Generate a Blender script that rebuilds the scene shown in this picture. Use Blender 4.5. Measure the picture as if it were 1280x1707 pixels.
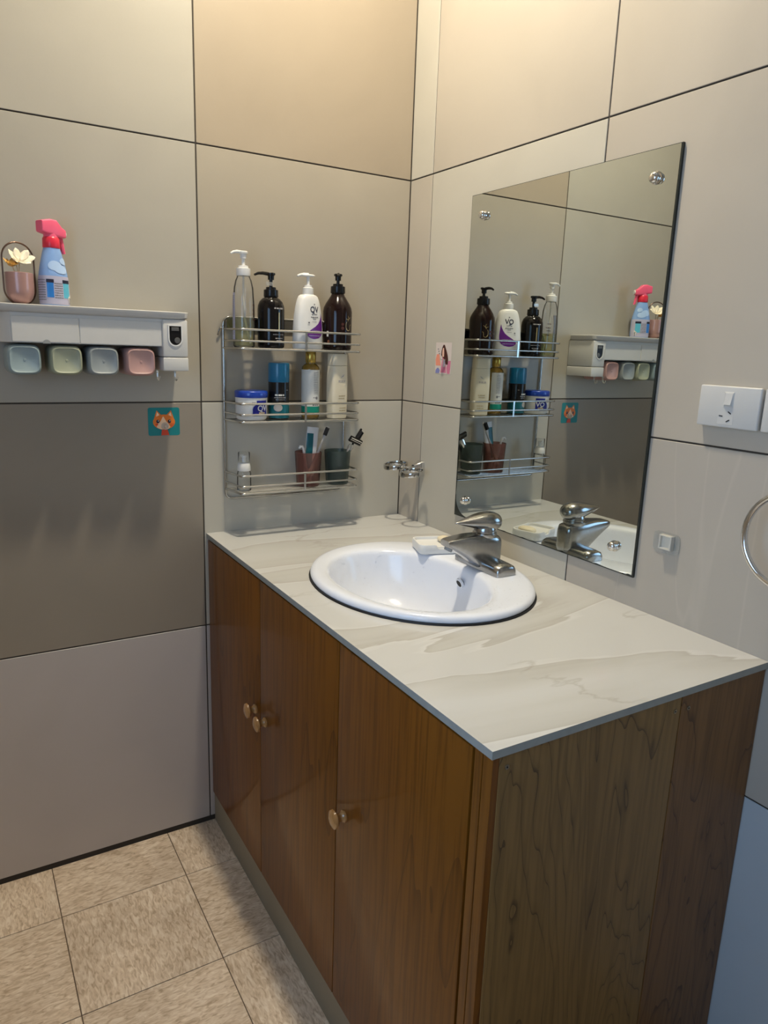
import bpy, bmesh, math, random
from mathutils import Vector, Matrix
R = math.radians
S = bpy.context.scene
for o in list(bpy.data.objects): bpy.data.objects.remove(o, do_unlink=True)
COL = S.collection

# ------------------------------------------------------------------ camera, world, exposure
cam_d = bpy.data.cameras.new('camera'); cam = bpy.data.objects.new('camera', cam_d); COL.objects.link(cam)
cam.location = (-1.1446, -1.8049, 1.3498)
cam.rotation_euler = (1.34549, -0.0343, -0.53750)
cam_d.sensor_fit = 'VERTICAL'; cam_d.sensor_height = 36.0; cam_d.lens = 25.247; cam_d.clip_start = 0.02
S.camera = cam
W = bpy.data.worlds.new('world'); S.world = W; W.use_nodes = True
W.node_tree.nodes['Background'].inputs[0].default_value = (0.55, 0.7, 1, 1)
W.node_tree.nodes['Background'].inputs[1].default_value = 0.3
S.view_settings.view_transform = 'Standard'; S.view_settings.look = 'None'
S.view_settings.exposure = 0.0; S.view_settings.gamma = 1.0; S.view_settings.use_curve_mapping = False
LAMP_POS = (-0.47, -0.50, 2.77); LAMP_L = 1150.0; LAMP_COL = (1.0, 0.88, 0.675)
WIN_L = 5.6; WIN_COL = (0.40, 0.65, 1.0)

# ------------------------------------------------------------------ materials
def nodes(name):
    m = bpy.data.materials.new(name); m.use_nodes = True
    nt = m.node_tree; nt.nodes.clear()
    out = nt.nodes.new('ShaderNodeOutputMaterial')
    def N(t, **kw):
        n = nt.nodes.new(t)
        for k, v in kw.items():
            if k.startswith('i_'):
                key = k[2:].replace('_', ' ')
                n.inputs[key].default_value = v
            else: setattr(n, k, v)
        return n
    def L(a, b): nt.links.new(a, b)
    return m, nt, out, N, L
def c4(c): return (c[0], c[1], c[2], 1)
def srgb(r, g, b):
    f = lambda v: ((v/255+.055)/1.055)**2.4 if v > 10 else v/255/12.92
    return (f(r), f(g), f(b))
def pm(name, col, rough=.5, metal=0., var=.08, scale=30., bump=0., coat=0., trans=0., ior=1.45, rvar=0., spec=.5, bscale=None):
    """principled with a noise driven tint, roughness and relief"""
    m, nt, out, N, L = nodes(name)
    b = N('ShaderNodeBsdfPrincipled'); L(b.outputs[0], out.inputs[0])
    tc = N('ShaderNodeTexCoord')
    no = N('ShaderNodeTexNoise'); no.inputs['Scale'].default_value = scale; no.inputs['Detail'].default_value = 4
    L(tc.outputs['Object'], no.inputs['Vector'])
    mx = N('ShaderNodeMix', data_type='RGBA')
    mx.inputs[6].default_value = c4([v*(1-var) for v in col]); mx.inputs[7].default_value = c4([min(1, v*(1+var)) for v in col])
    L(no.outputs['Fac'], mx.inputs[0]); L(mx.outputs[2], b.inputs['Base Color'])
    b.inputs['Roughness'].default_value = rough; b.inputs['Metallic'].default_value = metal
    b.inputs['Coat Weight'].default_value = coat; b.inputs['Coat Roughness'].default_value = .08
    b.inputs['Transmission Weight'].default_value = trans; b.inputs['IOR'].default_value = ior
    b.inputs['Specular IOR Level'].default_value = spec
    if rvar:
        mr = N('ShaderNodeMapRange'); mr.inputs[3].default_value = max(.02, rough-rvar); mr.inputs[4].default_value = rough+rvar
        L(no.outputs['Fac'], mr.inputs[0]); L(mr.outputs[0], b.inputs['Roughness'])
    if bump:
        n2 = N('ShaderNodeTexNoise'); n2.inputs['Scale'].default_value = bscale or scale*6; L(tc.outputs['Object'], n2.inputs['Vector'])
        bp = N('ShaderNodeBump'); bp.inputs['Strength'].default_value = bump; bp.inputs['Distance'].default_value = .001
        L(n2.outputs['Fac'], bp.inputs['Height']); L(bp.outputs[0], b.inputs['Normal'])
    return m
def clear(name, tint, gloss=.08, rough=.05, body=0., bodycol=(.9, .9, .9)):
    """thin clear or tinted plastic: transparent body with a fresnel gloss and some scatter"""
    m, nt, out, N, L = nodes(name)
    tr = N('ShaderNodeBsdfTransparent'); gl = N('ShaderNodeBsdfGlossy'); gl.inputs['Roughness'].default_value = rough
    tc = N('ShaderNodeTexCoord'); no = N('ShaderNodeTexNoise'); no.inputs['Scale'].default_value = 25; L(tc.outputs['Object'], no.inputs['Vector'])
    mx = N('ShaderNodeMix', data_type='RGBA'); mx.inputs[6].default_value = c4([v*.94 for v in tint]); mx.inputs[7].default_value = c4(tint)
    L(no.outputs['Fac'], mx.inputs[0]); L(mx.outputs[2], tr.inputs[0])
    last = tr.outputs[0]
    if body:
        df = N('ShaderNodeBsdfPrincipled'); df.inputs['Base Color'].default_value = c4(bodycol); df.inputs['Roughness'].default_value = .4
        m1 = N('ShaderNodeMixShader'); m1.inputs[0].default_value = body; L(last, m1.inputs[1]); L(df.outputs[0], m1.inputs[2]); last = m1.outputs[0]
    fr = N('ShaderNodeFresnel'); fr.inputs[0].default_value = 1.16
    ad = N('ShaderNodeMath', operation='ADD', use_clamp=True); L(fr.outputs[0], ad.inputs[0]); ad.inputs[1].default_value = gloss-.01
    m2 = N('ShaderNodeMixShader'); L(ad.outputs[0], m2.inputs[0]); L(last, m2.inputs[1]); L(gl.outputs[0], m2.inputs[2])
    L(m2.outputs[0], out.inputs[0]); return m
def emit(name, col, s):
    m, nt, out, N, L = nodes(name)
    e = N('ShaderNodeEmission'); e.inputs[0].default_value = c4(col); e.inputs[1].default_value = s; L(e.outputs[0], out.inputs[0]); return m
def tile_mat(name, col, rough=.38, vein=.0, fabric=0.):
    m, nt, out, N, L = nodes(name)
    b = N('ShaderNodeBsdfPrincipled'); L(b.outputs[0], out.inputs[0])
    tc = N('ShaderNodeTexCoord'); oi = N('ShaderNodeObjectInfo')
    ad = N('ShaderNodeVectorMath', operation='MULTIPLY_ADD'); cx = N('ShaderNodeCombineXYZ')
    for i in range(3): L(oi.outputs['Random'], cx.inputs[i])
    L(cx.outputs[0], ad.inputs[0]); ad.inputs[1].default_value = (17, 31, 23); L(tc.outputs['Object'], ad.inputs[2])
    n1 = N('ShaderNodeTexNoise'); n1.inputs['Scale'].default_value = 3.5; n1.inputs['Detail'].default_value = 6; n1.inputs['Distortion'].default_value = .6
    L(ad.outputs[0], n1.inputs['Vector'])
    n2 = N('ShaderNodeTexNoise'); n2.inputs['Scale'].default_value = 160; n2.inputs['Detail'].default_value = 2; L(ad.outputs[0], n2.inputs['Vector'])
    # long faint diagonal hairlines
    mp = N('ShaderNodeMapping'); mp.inputs['Rotation'].default_value = (R(-36), 0, 0); mp.inputs['Scale'].default_value = (2.2, 3.2, .30); L(ad.outputs[0], mp.inputs[0])
    n3 = N('ShaderNodeTexNoise'); n3.inputs['Scale'].default_value = 1.6; n3.inputs['Detail'].default_value = 5; n3.inputs['Roughness'].default_value = .25; L(mp.outputs[0], n3.inputs['Vector'])
    mu = N('ShaderNodeMath', operation='MULTIPLY'); L(n3.outputs['Fac'], mu.inputs[0]); mu.inputs[1].default_value = 7
    pp = N('ShaderNodeMath', operation='PINGPONG'); L(mu.outputs[0], pp.inputs[0]); pp.inputs[1].default_value = 1
    rp = N('ShaderNodeValToRGB'); rp.color_ramp.elements[0].position = 0; rp.color_ramp.elements[0].color = (1, 1, 1, 1); rp.color_ramp.elements[1].position = .02; rp.color_ramp.elements[1].color = (0, 0, 0, 1)
    L(pp.outputs[0], rp.inputs[0])
    mx = N('ShaderNodeMix', data_type='RGBA'); mx.inputs[6].default_value = c4([v*.9 for v in col]); mx.inputs[7].default_value = c4([v*1.1 for v in col])
    L(n1.outputs['Fac'], mx.inputs[0])
    vm = N('ShaderNodeMath', operation='MULTIPLY'); L(rp.outputs[0], vm.inputs[0]); vm.inputs[1].default_value = vein
    mx2 = N('ShaderNodeMix', data_type='RGBA'); L(vm.outputs[0], mx2.inputs[0]); L(mx.outputs[2], mx2.inputs[6]); mx2.inputs[7].default_value = c4([min(1, v*1.8) for v in col])
    L(mx2.outputs[2], b.inputs['Base Color'])
    mr = N('ShaderNodeMapRange'); mr.inputs[3].default_value = rough-.06; mr.inputs[4].default_value = rough+.08; L(n1.outputs['Fac'], mr.inputs[0]); L(mr.outputs[0], b.inputs['Roughness'])
    bp = N('ShaderNodeBump'); bp.inputs['Strength'].default_value = .12; bp.inputs['Distance'].default_value = .0006
    L(n2.outputs['Fac'], bp.inputs['Height']); L(bp.outputs[0], b.inputs['Normal'])
    return m
def wood_mat(name, dark, mid, light, contour=9., line=.5, rough=.28, coat=.6, coatr=.08, zs=.35, fine=.5, seed=0., det=2.5, spec=.4):
    """veneer: stretched fibres plus contour lines of a slow field, which give cathedral grain"""
    m, nt, out, N, L = nodes(name)
    b = N('ShaderNodeBsdfPrincipled'); L(b.outputs[0], out.inputs[0])
    tc = N('ShaderNodeTexCoord'); mp = N('ShaderNodeMapping'); mp.inputs['Location'].default_value = (seed, seed*1.7, seed*.6)
    L(tc.outputs['Object'], mp.inputs[0])
    s1 = N('ShaderNodeVectorMath', operation='MULTIPLY'); s1.inputs[1].default_value = (5.5, 5.5, 5.5*zs); L(mp.outputs[0], s1.inputs[0])
    f = N('ShaderNodeTexNoise'); f.inputs['Scale'].default_value = 1; f.inputs['Detail'].default_value = det; f.inputs['Roughness'].default_value = .4; f.inputs['Distortion'].default_value = .25; L(s1.outputs[0], f.inputs['Vector'])
    s2 = N('ShaderNodeVectorMath', operation='MULTIPLY'); s2.inputs[1].default_value = (140, 140, 5); L(mp.outputs[0], s2.inputs[0])
    g = N('ShaderNodeTexNoise'); g.inputs['Scale'].default_value = 1; g.inputs['Detail'].default_value = 4; L(s2.outputs[0], g.inputs['Vector'])
    s3 = N('ShaderNodeVectorMath', operation='MULTIPLY'); s3.inputs[1].default_value = (6, 6, .9); L(mp.outputs[0], s3.inputs[0])
    h = N('ShaderNodeTexNoise'); h.inputs['Scale'].default_value = 1; h.inputs['Detail'].default_value = 3; L(s3.outputs[0], h.inputs['Vector'])
    mu = N('ShaderNodeMath', operation='MULTIPLY'); mu.inputs[1].default_value = contour; L(f.outputs['Fac'], mu.inputs[0])
    pp = N('ShaderNodeMath', operation='FRACT'); L(mu.outputs[0], pp.inputs[0])
    rp = N('ShaderNodeValToRGB'); e = rp.color_ramp.elements
    e[0].position = 0; e[0].color = (1, 1, 1, 1); e[1].position = .07; e[1].color = (.22, .22, .22, 1); e2 = e.new(.35); e2.color = (0, 0, 0, 1); e3 = e.new(1); e3.color = (.12, .12, .12, 1)
    L(pp.outputs[0], rp.inputs[0])
    # broken line strength
    ml = N('ShaderNodeMath', operation='MULTIPLY'); L(rp.outputs[0], ml.inputs[0]); ml.inputs[1].default_value = line
    base = N('ShaderNodeMix', data_type='RGBA'); base.inputs[6].default_value = c4(mid); base.inputs[7].default_value = c4(light); L(h.outputs['Fac'], base.inputs[0])
    rg = N('ShaderNodeValToRGB'); rg.color_ramp.elements[0].position = .45; rg.color_ramp.elements[1].position = .62; L(g.outputs['Fac'], rg.inputs[0])
    mg = N('ShaderNodeMath', operation='MULTIPLY'); L(rg.outputs[0], mg.inputs[0]); mg.inputs[1].default_value = fine
    m1 = N('ShaderNodeMix', data_type='RGBA'); L(mg.outputs[0], m1.inputs[0]); L(base.outputs[2], m1.inputs[6]); m1.inputs[7].default_value = c4([(a+c)*.5 for a, c in zip(dark, mid)])
    m2 = N('ShaderNodeMix', data_type='RGBA'); L(ml.outputs[0], m2.inputs[0]); L(m1.outputs[2], m2.inputs[6]); m2.inputs[7].default_value = c4(dark)
    L(m2.outputs[2], b.inputs['Base Color'])
    b.inputs['Roughness'].default_value = rough; b.inputs['Coat Weight'].default_value = coat; b.inputs['Coat Roughness'].default_value = coatr; b.inputs['Specular IOR Level'].default_value = spec
    return m
def marble_mat(name):
    m, nt, out, N, L = nodes(name)
    b = N('ShaderNodeBsdfPrincipled'); L(b.outputs[0], out.inputs[0])
    tc = N('ShaderNodeTexCoord'); mp = N('ShaderNodeMapping'); mp.inputs['Rotation'].default_value = (0, 0, R(-68)); mp.inputs['Scale'].default_value = (1.1, 3.2, 1); mp.inputs['Location'].default_value = (.35, .9, 0)
    L(tc.outputs['Object'], mp.inputs[0])
    f = N('ShaderNodeTexNoise'); f.inputs['Scale'].default_value = 1.0; f.inputs['Detail'].default_value = 5; f.inputs['Roughness'].default_value = .42; f.inputs['Distortion'].default_value = .9; L(mp.outputs[0], f.inputs['Vector'])
    mu = N('ShaderNodeMath', operation='MULTIPLY'); mu.inputs[1].default_value = 4.0; L(f.outputs['Fac'], mu.inputs[0])
    fr = N('ShaderNodeMath', operation='FRACT'); L(mu.outputs[0], fr.inputs[0])
    rp = N('ShaderNodeValToRGB'); e = rp.color_ramp.elements
    base = (.565, .565, .55); tan = (.50, .49, .46); pale = (.61, .61, .595); brown = (.32, .28, .23)
    e[0].position = 0; e[0].color = c4(pale); e[1].position = .06; e[1].color = c4(base)
    for p, c in ((.45, base), (.72, (.54, .535, .51)), (.93, tan), (.985, (.46, .445, .41)), (1., pale)):
        k = e.new(p); k.color = c4(c)
    L(fr.outputs[0], rp.inputs[0])
    # a few sharp brown cracks
    m2 = N('ShaderNodeMapping'); m2.inputs['Rotation'].default_value = (0, 0, R(-52)); m2.inputs['Scale'].default_value = (1.2, 3, 1); m2.inputs['Location'].default_value = (2.2, .4, 0); L(tc.outputs['Object'], m2.inputs[0])
    n2 = N('ShaderNodeTexNoise'); n2.inputs['Scale'].default_value = 1.3; n2.inputs['Detail'].default_value = 7; n2.inputs['Roughness'].default_value = .55; L(m2.outputs[0], n2.inputs['Vector'])
    ab = N('ShaderNodeMath', operation='SUBTRACT'); L(n2.outputs['Fac'], ab.inputs[0]); ab.inputs[1].default_value = .56
    a2 = N('ShaderNodeMath', operation='ABSOLUTE'); L(ab.outputs[0], a2.inputs[0])
    r2 = N('ShaderNodeValToRGB'); r2.color_ramp.elements[0].color = (1, 1, 1, 1); r2.color_ramp.elements[1].color = (0, 0, 0, 1); r2.color_ramp.elements[1].position = .012; L(a2.outputs[0], r2.inputs[0])
    n3 = N('ShaderNodeTexNoise'); n3.inputs['Scale'].default_value = 4; L(tc.outputs['Object'], n3.inputs['Vector'])
    r3 = N('ShaderNodeValToRGB'); r3.color_ramp.elements[0].position = .48; r3.color_ramp.elements[1].position = .62; L(n3.outputs['Fac'], r3.inputs[0])
    ml = N('ShaderNodeMath', operation='MULTIPLY'); L(r2.outputs[0], ml.inputs[0]); L(r3.outputs[0], ml.inputs[1])
    mk = N('ShaderNodeMath', operation='MULTIPLY'); L(ml.outputs[0], mk.inputs[0]); mk.inputs[1].default_value = .35
    mx = N('ShaderNodeMix', data_type='RGBA'); L(mk.outputs[0], mx.inputs[0]); L(rp.outputs[0], mx.inputs[6]); mx.inputs[7].default_value = c4(brown)
    L(mx.outputs[2], b.inputs['Base Color'])
    b.inputs['Roughness'].default_value = .24; b.inputs['Coat Weight'].default_value = .2
    return m
def floor_mat(name):
    m, nt, out, N, L = nodes(name)
    b = N('ShaderNodeBsdfPrincipled'); L(b.outputs[0], out.inputs[0])
    tc = N('ShaderNodeTexCoord'); oi = N('ShaderNodeObjectInfo'); cx = N('ShaderNodeCombineXYZ')
    for i in range(3): L(oi.outputs['Random'], cx.inputs[i])
    ad = N('ShaderNodeVectorMath', operation='MULTIPLY_ADD'); L(cx.outputs[0], ad.inputs[0]); ad.inputs[1].default_value = (13, 27, 19); L(tc.outputs['Object'], ad.inputs[2])
    s = N('ShaderNodeVectorMath', operation='MULTIPLY'); s.inputs[1].default_value = (140, 42, 42); L(ad.outputs[0], s.inputs[0])
    n = N('ShaderNodeTexNoise'); n.inputs['Scale'].default_value = 1; n.inputs['Detail'].default_value = 5; n.inputs['Distortion'].default_value = 1.0; L(s.outputs[0], n.inputs['Vector'])
    rp = N('ShaderNodeValToRGB'); e = rp.color_ramp.elements
    e[0].position = .3; e[0].color = c4((.46, .345, .235)); e[1].position = .68; e[1].color = c4((.85, .73, .59)); k = e.new(.48); k.color = c4((.69, .55, .41))
    L(n.outputs['Fac'], rp.inputs[0])
    n2 = N('ShaderNodeTexNoise'); n2.inputs['Scale'].default_value = 5; L(ad.outputs[0], n2.inputs['Vector'])
    mx = N('ShaderNodeMix', data_type='RGBA', blend_type='MULTIPLY'); mx.inputs[0].default_value = .5; L(rp.outputs[0], mx.inputs[6])
    r2 = N('ShaderNodeValToRGB'); r2.color_ramp.elements[0].color = (.7, .68, .66, 1); r2.color_ramp.elements[1].color = (1, 1, 1, 1); r2.color_ramp.elements[0].position = .35; r2.color_ramp.elements[1].position = .6; L(n2.outputs['Fac'], r2.inputs[0]); L(r2.outputs[0], mx.inputs[7])
    # dark specks
    v = N('ShaderNodeTexVoronoi'); v.inputs['Scale'].default_value = 26; L(ad.outputs[0], v.inputs['Vector'])
    r3 = N('ShaderNodeValToRGB'); r3.color_ramp.elements[0].color = (1, 1, 1, 1); r3.color_ramp.elements[1].color = (0, 0, 0, 1); r3.color_ramp.elements[0].position = .03; r3.color_ramp.elements[1].position = .06; L(v.outputs['Distance'], r3.inputs[0])
    m3 = N('ShaderNodeMix', data_type='RGBA'); mk = N('ShaderNodeMath', operation='MULTIPLY'); L(r3.outputs[0], mk.inputs[0]); mk.inputs[1].default_value = .55; L(mk.outputs[0], m3.inputs[0]); L(mx.outputs[2], m3.inputs[6]); m3.inputs[7].default_value = (.12, .08, .05, 1)
    L(m3.outputs[2], b.inputs['Base Color']); b.inputs['Roughness'].default_value = .42
    bp = N('ShaderNodeBump'); bp.inputs['Strength'].default_value = .1; bp.inputs['Distance'].default_value = .001; L(n.outputs['Fac'], bp.inputs['Height']); L(bp.outputs[0], b.inputs['Normal'])
    return m

M = {}
M['t_light'] = tile_mat('tile light beige', (.50, .475, .41), .40)
M['t_dark'] = tile_mat('tile taupe', (.375, .335, .27), .36)
M['t_umber'] = tile_mat('tile umber', (.285, .25, .205), .30)
M['t_tan'] = tile_mat('tile tan', (.345, .29, .22), .42)
M['t_sand'] = tile_mat('tile sand beige', (.395, .372, .32), .38)
M['t_pink'] = tile_mat('tile pinkish beige', (.46, .415, .35), .42, .0)
M['t_vein'] = tile_mat('veined pinkish beige tile', (.44, .40, .345), .40, .09)
M['t_bluelit'] = tile_mat('tile tinted by blue daylight', (.44, .49, .53), .36)  # lower right tiles: the window's blue daylight is mixed into their colour
M['t_pale'] = tile_mat('tile pale', (.49, .45, .43), .36)
M['grout'] = pm('dark grout', (.05, .042, .034), .9)
M['plaster'] = pm('white plaster', (.62, .61, .58), .85, bump=.1)
M['sidewall'] = pm('taupe wall', (.40, .36, .31), .6)
M['floor'] = floor_mat('vinyl floor tile')
M['floorjoint'] = pm('floor joint', (.16, .115, .08), .9)
M['black'] = pm('black rim line and hole shade', (.008, .008, .009), .6)  # rim line; also paints the shade inside holes and slots
M['doorwood'] = wood_mat('lacquered door veneer', (.042, .011, .001), (.148, .048, .0035), (.215, .080, .008), contour=7, line=.5, rough=.40, coat=.22, coatr=.04, zs=.12, fine=.55, spec=.22)
M['endwood'] = wood_mat('cherry end veneer', (.042, .022, .006), (.200, .113, .033), (.265, .158, .052), contour=26, line=.85, rough=.5, coat=.12, coatr=.15, zs=.22, fine=.4, seed=3.1, det=4.)
M['endwood2'] = wood_mat('darker end veneer', (.038, .014, .003), (.160, .074, .020), (.215, .108, .034), contour=20, line=.8, rough=.5, coat=.12, coatr=.15, zs=.2, fine=.5, seed=9.3, det=4.)
M['knobwood'] = wood_mat('knob wood', (.16, .07, .02), (.40, .20, .065), (.50, .27, .10), contour=6, line=.3, rough=.25, coat=.8, zs=.6, fine=.3)
M['plinth'] = pm('grey green painted plinth', (.25, .225, .17), .6, var=.15, scale=8)
M['marble'] = marble_mat('marble porcelain top')
M['slabedge'] = pm('grey porcelain edge', (.29, .31, .30), .5, var=.15, scale=60)
M['ceramic'] = pm('white ceramic', (.72, .755, .84), .17, var=.02, coat=.1)
M['chrome'] = pm('chrome', (.72, .72, .72), .12, 1., var=.05, rvar=.06, scale=60)
M['chromeworn'] = pm('water marked chrome', (.38, .38, .375), .21, 1., var=.12, rvar=.05, scale=160)
M['chromering'] = pm('shaded chrome', (.55, .55, .54), .10, 1., var=.1, scale=60)
M['steel'] = pm('rack steel wire', (.50, .50, .485), .24, 1., var=.08)
M['silver'] = pm('mirror silvering', (.70, .735, .70), .0, 1., var=.01)
M['mirroredge'] = pm('mirror dark edge', (.02, .025, .022), .3)
M['white'] = pm('white plastic', (.72, .72, .71), .35, var=.03)
M['socketwhite'] = pm('socket plastic', (.56, .56, .55), .35, var=.03)
M['hold'] = pm('dispenser plastic', (.60, .595, .575), .38, var=.03)
M['tray'] = pm('dispenser tray plastic', (.52, .51, .49), .45, var=.03)
M['greyrec'] = pm('grey recess', (.30, .31, .31), .5)
M['darkgrey'] = pm('dark grey plastic', (.10, .10, .10), .4)
M['dark'] = pm('dark plastic', (.008, .0075, .008), .25, var=.1, spec=.35)
M['blackgloss'] = pm('black glossy bottle', (.005, .004, .004), .14, spec=.35)
M['brownglass'] = pm('dark brown bottle', (.010, .0035, .003), .12, spec=.4)
M['cupblue'] = pm('pale blue cup', srgb(142, 160, 166), .4, var=.02)
M['cupgreen'] = pm('sage cup', srgb(156, 162, 142), .4, var=.02)
M['cupgrey'] = pm('grey blue cup', srgb(142, 150, 153), .4, var=.02)
M['cuppink'] = pm('pink cup', srgb(178, 142, 138), .4, var=.02)
M['clear'] = clear('clear plastic', (.96, .965, .955), .035, .06, .06)
M['clearhook'] = clear('clear hook', (.97, .97, .95), .08, .2, .22, (.75, .74, .70))
M['frosthook'] = clear('frosted hook', (.98, .98, .96), .03, .3, .6, (.80, .78, .72))
M['liquid'] = clear('yellow green soap', (.86, .85, .58), .02, .1, .16, (.62, .60, .28))
M['oil'] = clear('amber oil', (.85, .66, .22), .06, .05, .25, (.5, .32, .05))
M['redcup'] = clear('frosted brown pink tumbler', (.80, .60, .55), .03, .25, .26, (.30, .14, .12))
M['greencup'] = clear('frosted green grey tumbler', (.62, .69, .66), .03, .25, .30, (.09, .13, .12))
M['drop'] = clear('water', (1, 1, 1), .02, .03)
M['purple'] = pm('purple print', srgb(98, 30, 128), .35)
M['ink'] = pm('dark ink', (.012, .014, .04), .5)
M['grayink'] = pm('grey ink', (.18, .18, .2), .5)
M['silverink'] = pm('silver ink', (.40, .38, .37), .4)
M['goldink'] = pm('gold ink', (.42, .33, .16), .35, .4)
M['blue'] = pm('blue lid', srgb(20, 60, 160), .3, coat=.3)
M['blueink'] = pm('blue label', srgb(18, 26, 130), .4)
M['cream'] = pm('cream', (.68, .62, .48), .45, var=.02)
M['creamprint'] = pm('cream print', srgb(205, 180, 150), .5)
M['aerocap'] = pm('teal blue cap', srgb(0, 105, 145), .32, coat=.3)
M['teal'] = pm('teal print', srgb(8, 88, 100), .35)
M['gold'] = pm('gold cap', (.52, .36, .08), .25, .8)
M['greenlabel'] = pm('green label', srgb(0, 135, 115), .4)
M['paper'] = pm('label paper', (.66, .66, .63), .5, var=.03)
M['lilac'] = pm('lilac label', (.42, .42, .56), .45)
M['tealsticker'] = pm('teal sticker', srgb(20, 125, 130), .35)
M['orange'] = pm('orange print', srgb(225, 120, 45), .4)
M['peach'] = pm('peach print', srgb(245, 205, 170), .4)
M['red'] = pm('red print', srgb(205, 70, 45), .4)
M['hair'] = pm('brown hair print', srgb(70, 32, 26), .5)
M['skin'] = pm('skin tone print', srgb(235, 190, 170), .5)
M['pinkpr'] = pm('pink print', srgb(205, 120, 150), .5)
M['coral'] = pm('coral print', srgb(235, 150, 125), .5)
M['lavpr'] = pm('lavender print', srgb(130, 135, 190), .5)
M['stickerbg'] = pm('pale sticker', srgb(215, 203, 198), .35)
M['pinktrig'] = pm('pink trigger', srgb(235, 95, 130), .3, var=.03)
M['redtrig'] = pm('red collar', srgb(215, 45, 70), .3, var=.03)
M['spray'] = pm('light blue bottle', srgb(132, 168, 222), .22, var=.06, scale=60, coat=.3)
M['skypale'] = pm('pale blue print', srgb(172, 200, 238), .25)
M['skyprint'] = pm('sky blue print', srgb(45, 120, 200), .35)
M['aqua'] = pm('aqua print', srgb(90, 180, 210), .35)
M['pot'] = pm('rose gold pot', srgb(180, 142, 136), .30, .25, var=.04)
M['bronze'] = pm('bronze wire', srgb(110, 88, 76), .3, .9)
M['coppermark'] = pm('copper print', (.16, .06, .03), .5)
M['petal'] = pm('cream petal', srgb(248, 238, 214), .6)
M['petal2'] = pm('straw flower', srgb(225, 178, 95), .7)
M['stem'] = pm('pale stem', srgb(225, 205, 165), .7)
M['screw'] = pm('brass screw', (.30, .25, .18), .35, .9)
M['bristle'] = pm('black bristle', (.01, .01, .012), .8)
M['soap'] = pm('cream soap', (.72, .64, .47), .5)
M['lampbase'] = pm('lamp holder', (.7, .7, .68), .5)
M['lamp'] = emit('lamp glow', LAMP_COL, LAMP_L)
M['daylight'] = emit('daylit frosted pane', WIN_COL, WIN_L)
M['offwhite'] = pm('off white plastic', (.60, .58, .52), .4, var=.03)
M['toothpaste'] = pm('toothpaste tube', (.66, .67, .70), .35, var=.03)

# ------------------------------------------------------------------ mesh helpers
def finish(bm, smooth=35):
    me = bpy.data.meshes.new('mesh')
    bmesh.ops.recalc_face_normals(bm, faces=bm.faces)
    bm.to_mesh(me); bm.free()
    if smooth:
        for p in me.polygons: p.use_smooth = True
        me.set_sharp_from_angle(angle=R(smooth))
    return me
def worg(o):
    v = Vector((0, 0, 0))
    while o: v += o.location; o = o.parent
    return v
PRINTS = ('fine_print', 'lettering', 'red_print', 'pale_print', 'white_print', 'stems', 'bristles', 'gold_script', 'copper_mark')
def obj(name, bm, mats, parent=None, w=False, smooth=35, loc=None, center=False):
    """w: the mesh is in world coordinates; it is moved into its parent's frame"""
    if w and parent: bmesh.ops.translate(bm, verts=bm.verts, vec=-worg(parent))
    if center:
        lo = Vector([min(v.co[i] for v in bm.verts) for i in range(3)]); hi = Vector([max(v.co[i] for v in bm.verts) for i in range(3)])
        loc = (lo+hi)/2; bmesh.ops.translate(bm, verts=bm.verts, vec=-loc)
    me = finish(bm, smooth)
    for m in (mats if isinstance(mats, (list, tuple)) else [mats]): me.materials.append(M[m])
    o = bpy.data.objects.new(name, me); COL.objects.link(o)
    if name in PRINTS: o['kind'] = 'stuff'
    if parent: o.parent = parent
    if loc is not None: o.location = loc
    return o
def tag(o, label, cat, group=None):
    o['label'] = label; o['category'] = cat
    if group: o['group'] = group
    return o
def struct(o): o['kind'] = 'structure'; return o
def thing(name, label, cat, loc, rz=0, group=None):
    o = bpy.data.objects.new(name, None); COL.objects.link(o); o.empty_display_size = .05
    o.location = loc; o.rotation_euler = (0, 0, rz)
    return tag(o, label, cat, group)
def B(): return bmesh.new()
def box(bm, x0, x1, y0, y1, z0, z1, bev=0, seg=2, mat=None):
    r = bmesh.ops.create_cube(bm, size=1, matrix=Matrix.Translation(((x0+x1)/2, (y0+y1)/2, (z0+z1)/2)) @ Matrix.Diagonal((abs(x1-x0), abs(y1-y0), abs(z1-z0), 1)))
    vs = r['verts']
    if bev:
        es = list({e for v in vs for e in v.link_edges})
        bmesh.ops.bevel(bm, geom=es, offset=bev, segments=seg, profile=.5, affect='EDGES')
    return bm
def loft(bm, rings, cap0=True, cap1=True, wrap=True):
    vr = [[bm.verts.new(p) for p in r] for r in rings]
    for a, b in zip(vr, vr[1:]):
        n = len(a)
        for i in range(n if wrap else n-1):
            j = (i+1) % n
            try: bm.faces.new((a[i], a[j], b[j], b[i]))
            except ValueError: pass
    if cap0 and len(vr[0]) > 2: bm.faces.new(vr[0][::-1])
    if cap1 and len(vr[-1]) > 2: bm.faces.new(vr[-1])
    return vr
def lathe(bm, prof, n=28, c=(0, 0, 0), sx=1, sy=1, axis='z', cap=True):
    rings = []
    for r, z in prof:
        ring = []
        for i in range(n):
            a = 2*math.pi*i/n; u, v = r*sx*math.cos(a), r*sy*math.sin(a)
            p = {'z': (u, v, z), 'x': (z, u, v), 'y': (u, z, v)}[axis]
            ring.append(Vector(p)+Vector(c))
        rings.append(ring)
    loft(bm, rings, cap, cap); return bm
def sell(a, b, e, n, z, c=(0, 0), off=0.):
    out = []
    for i in range(n):
        t = 2*math.pi*(i+off)/n; ct, st = math.cos(t), math.sin(t)
        out.append(Vector((c[0]+a*math.copysign(abs(ct)**(2/e), ct), c[1]+b*math.copysign(abs(st)**(2/e), st), z)))
    return out
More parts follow.
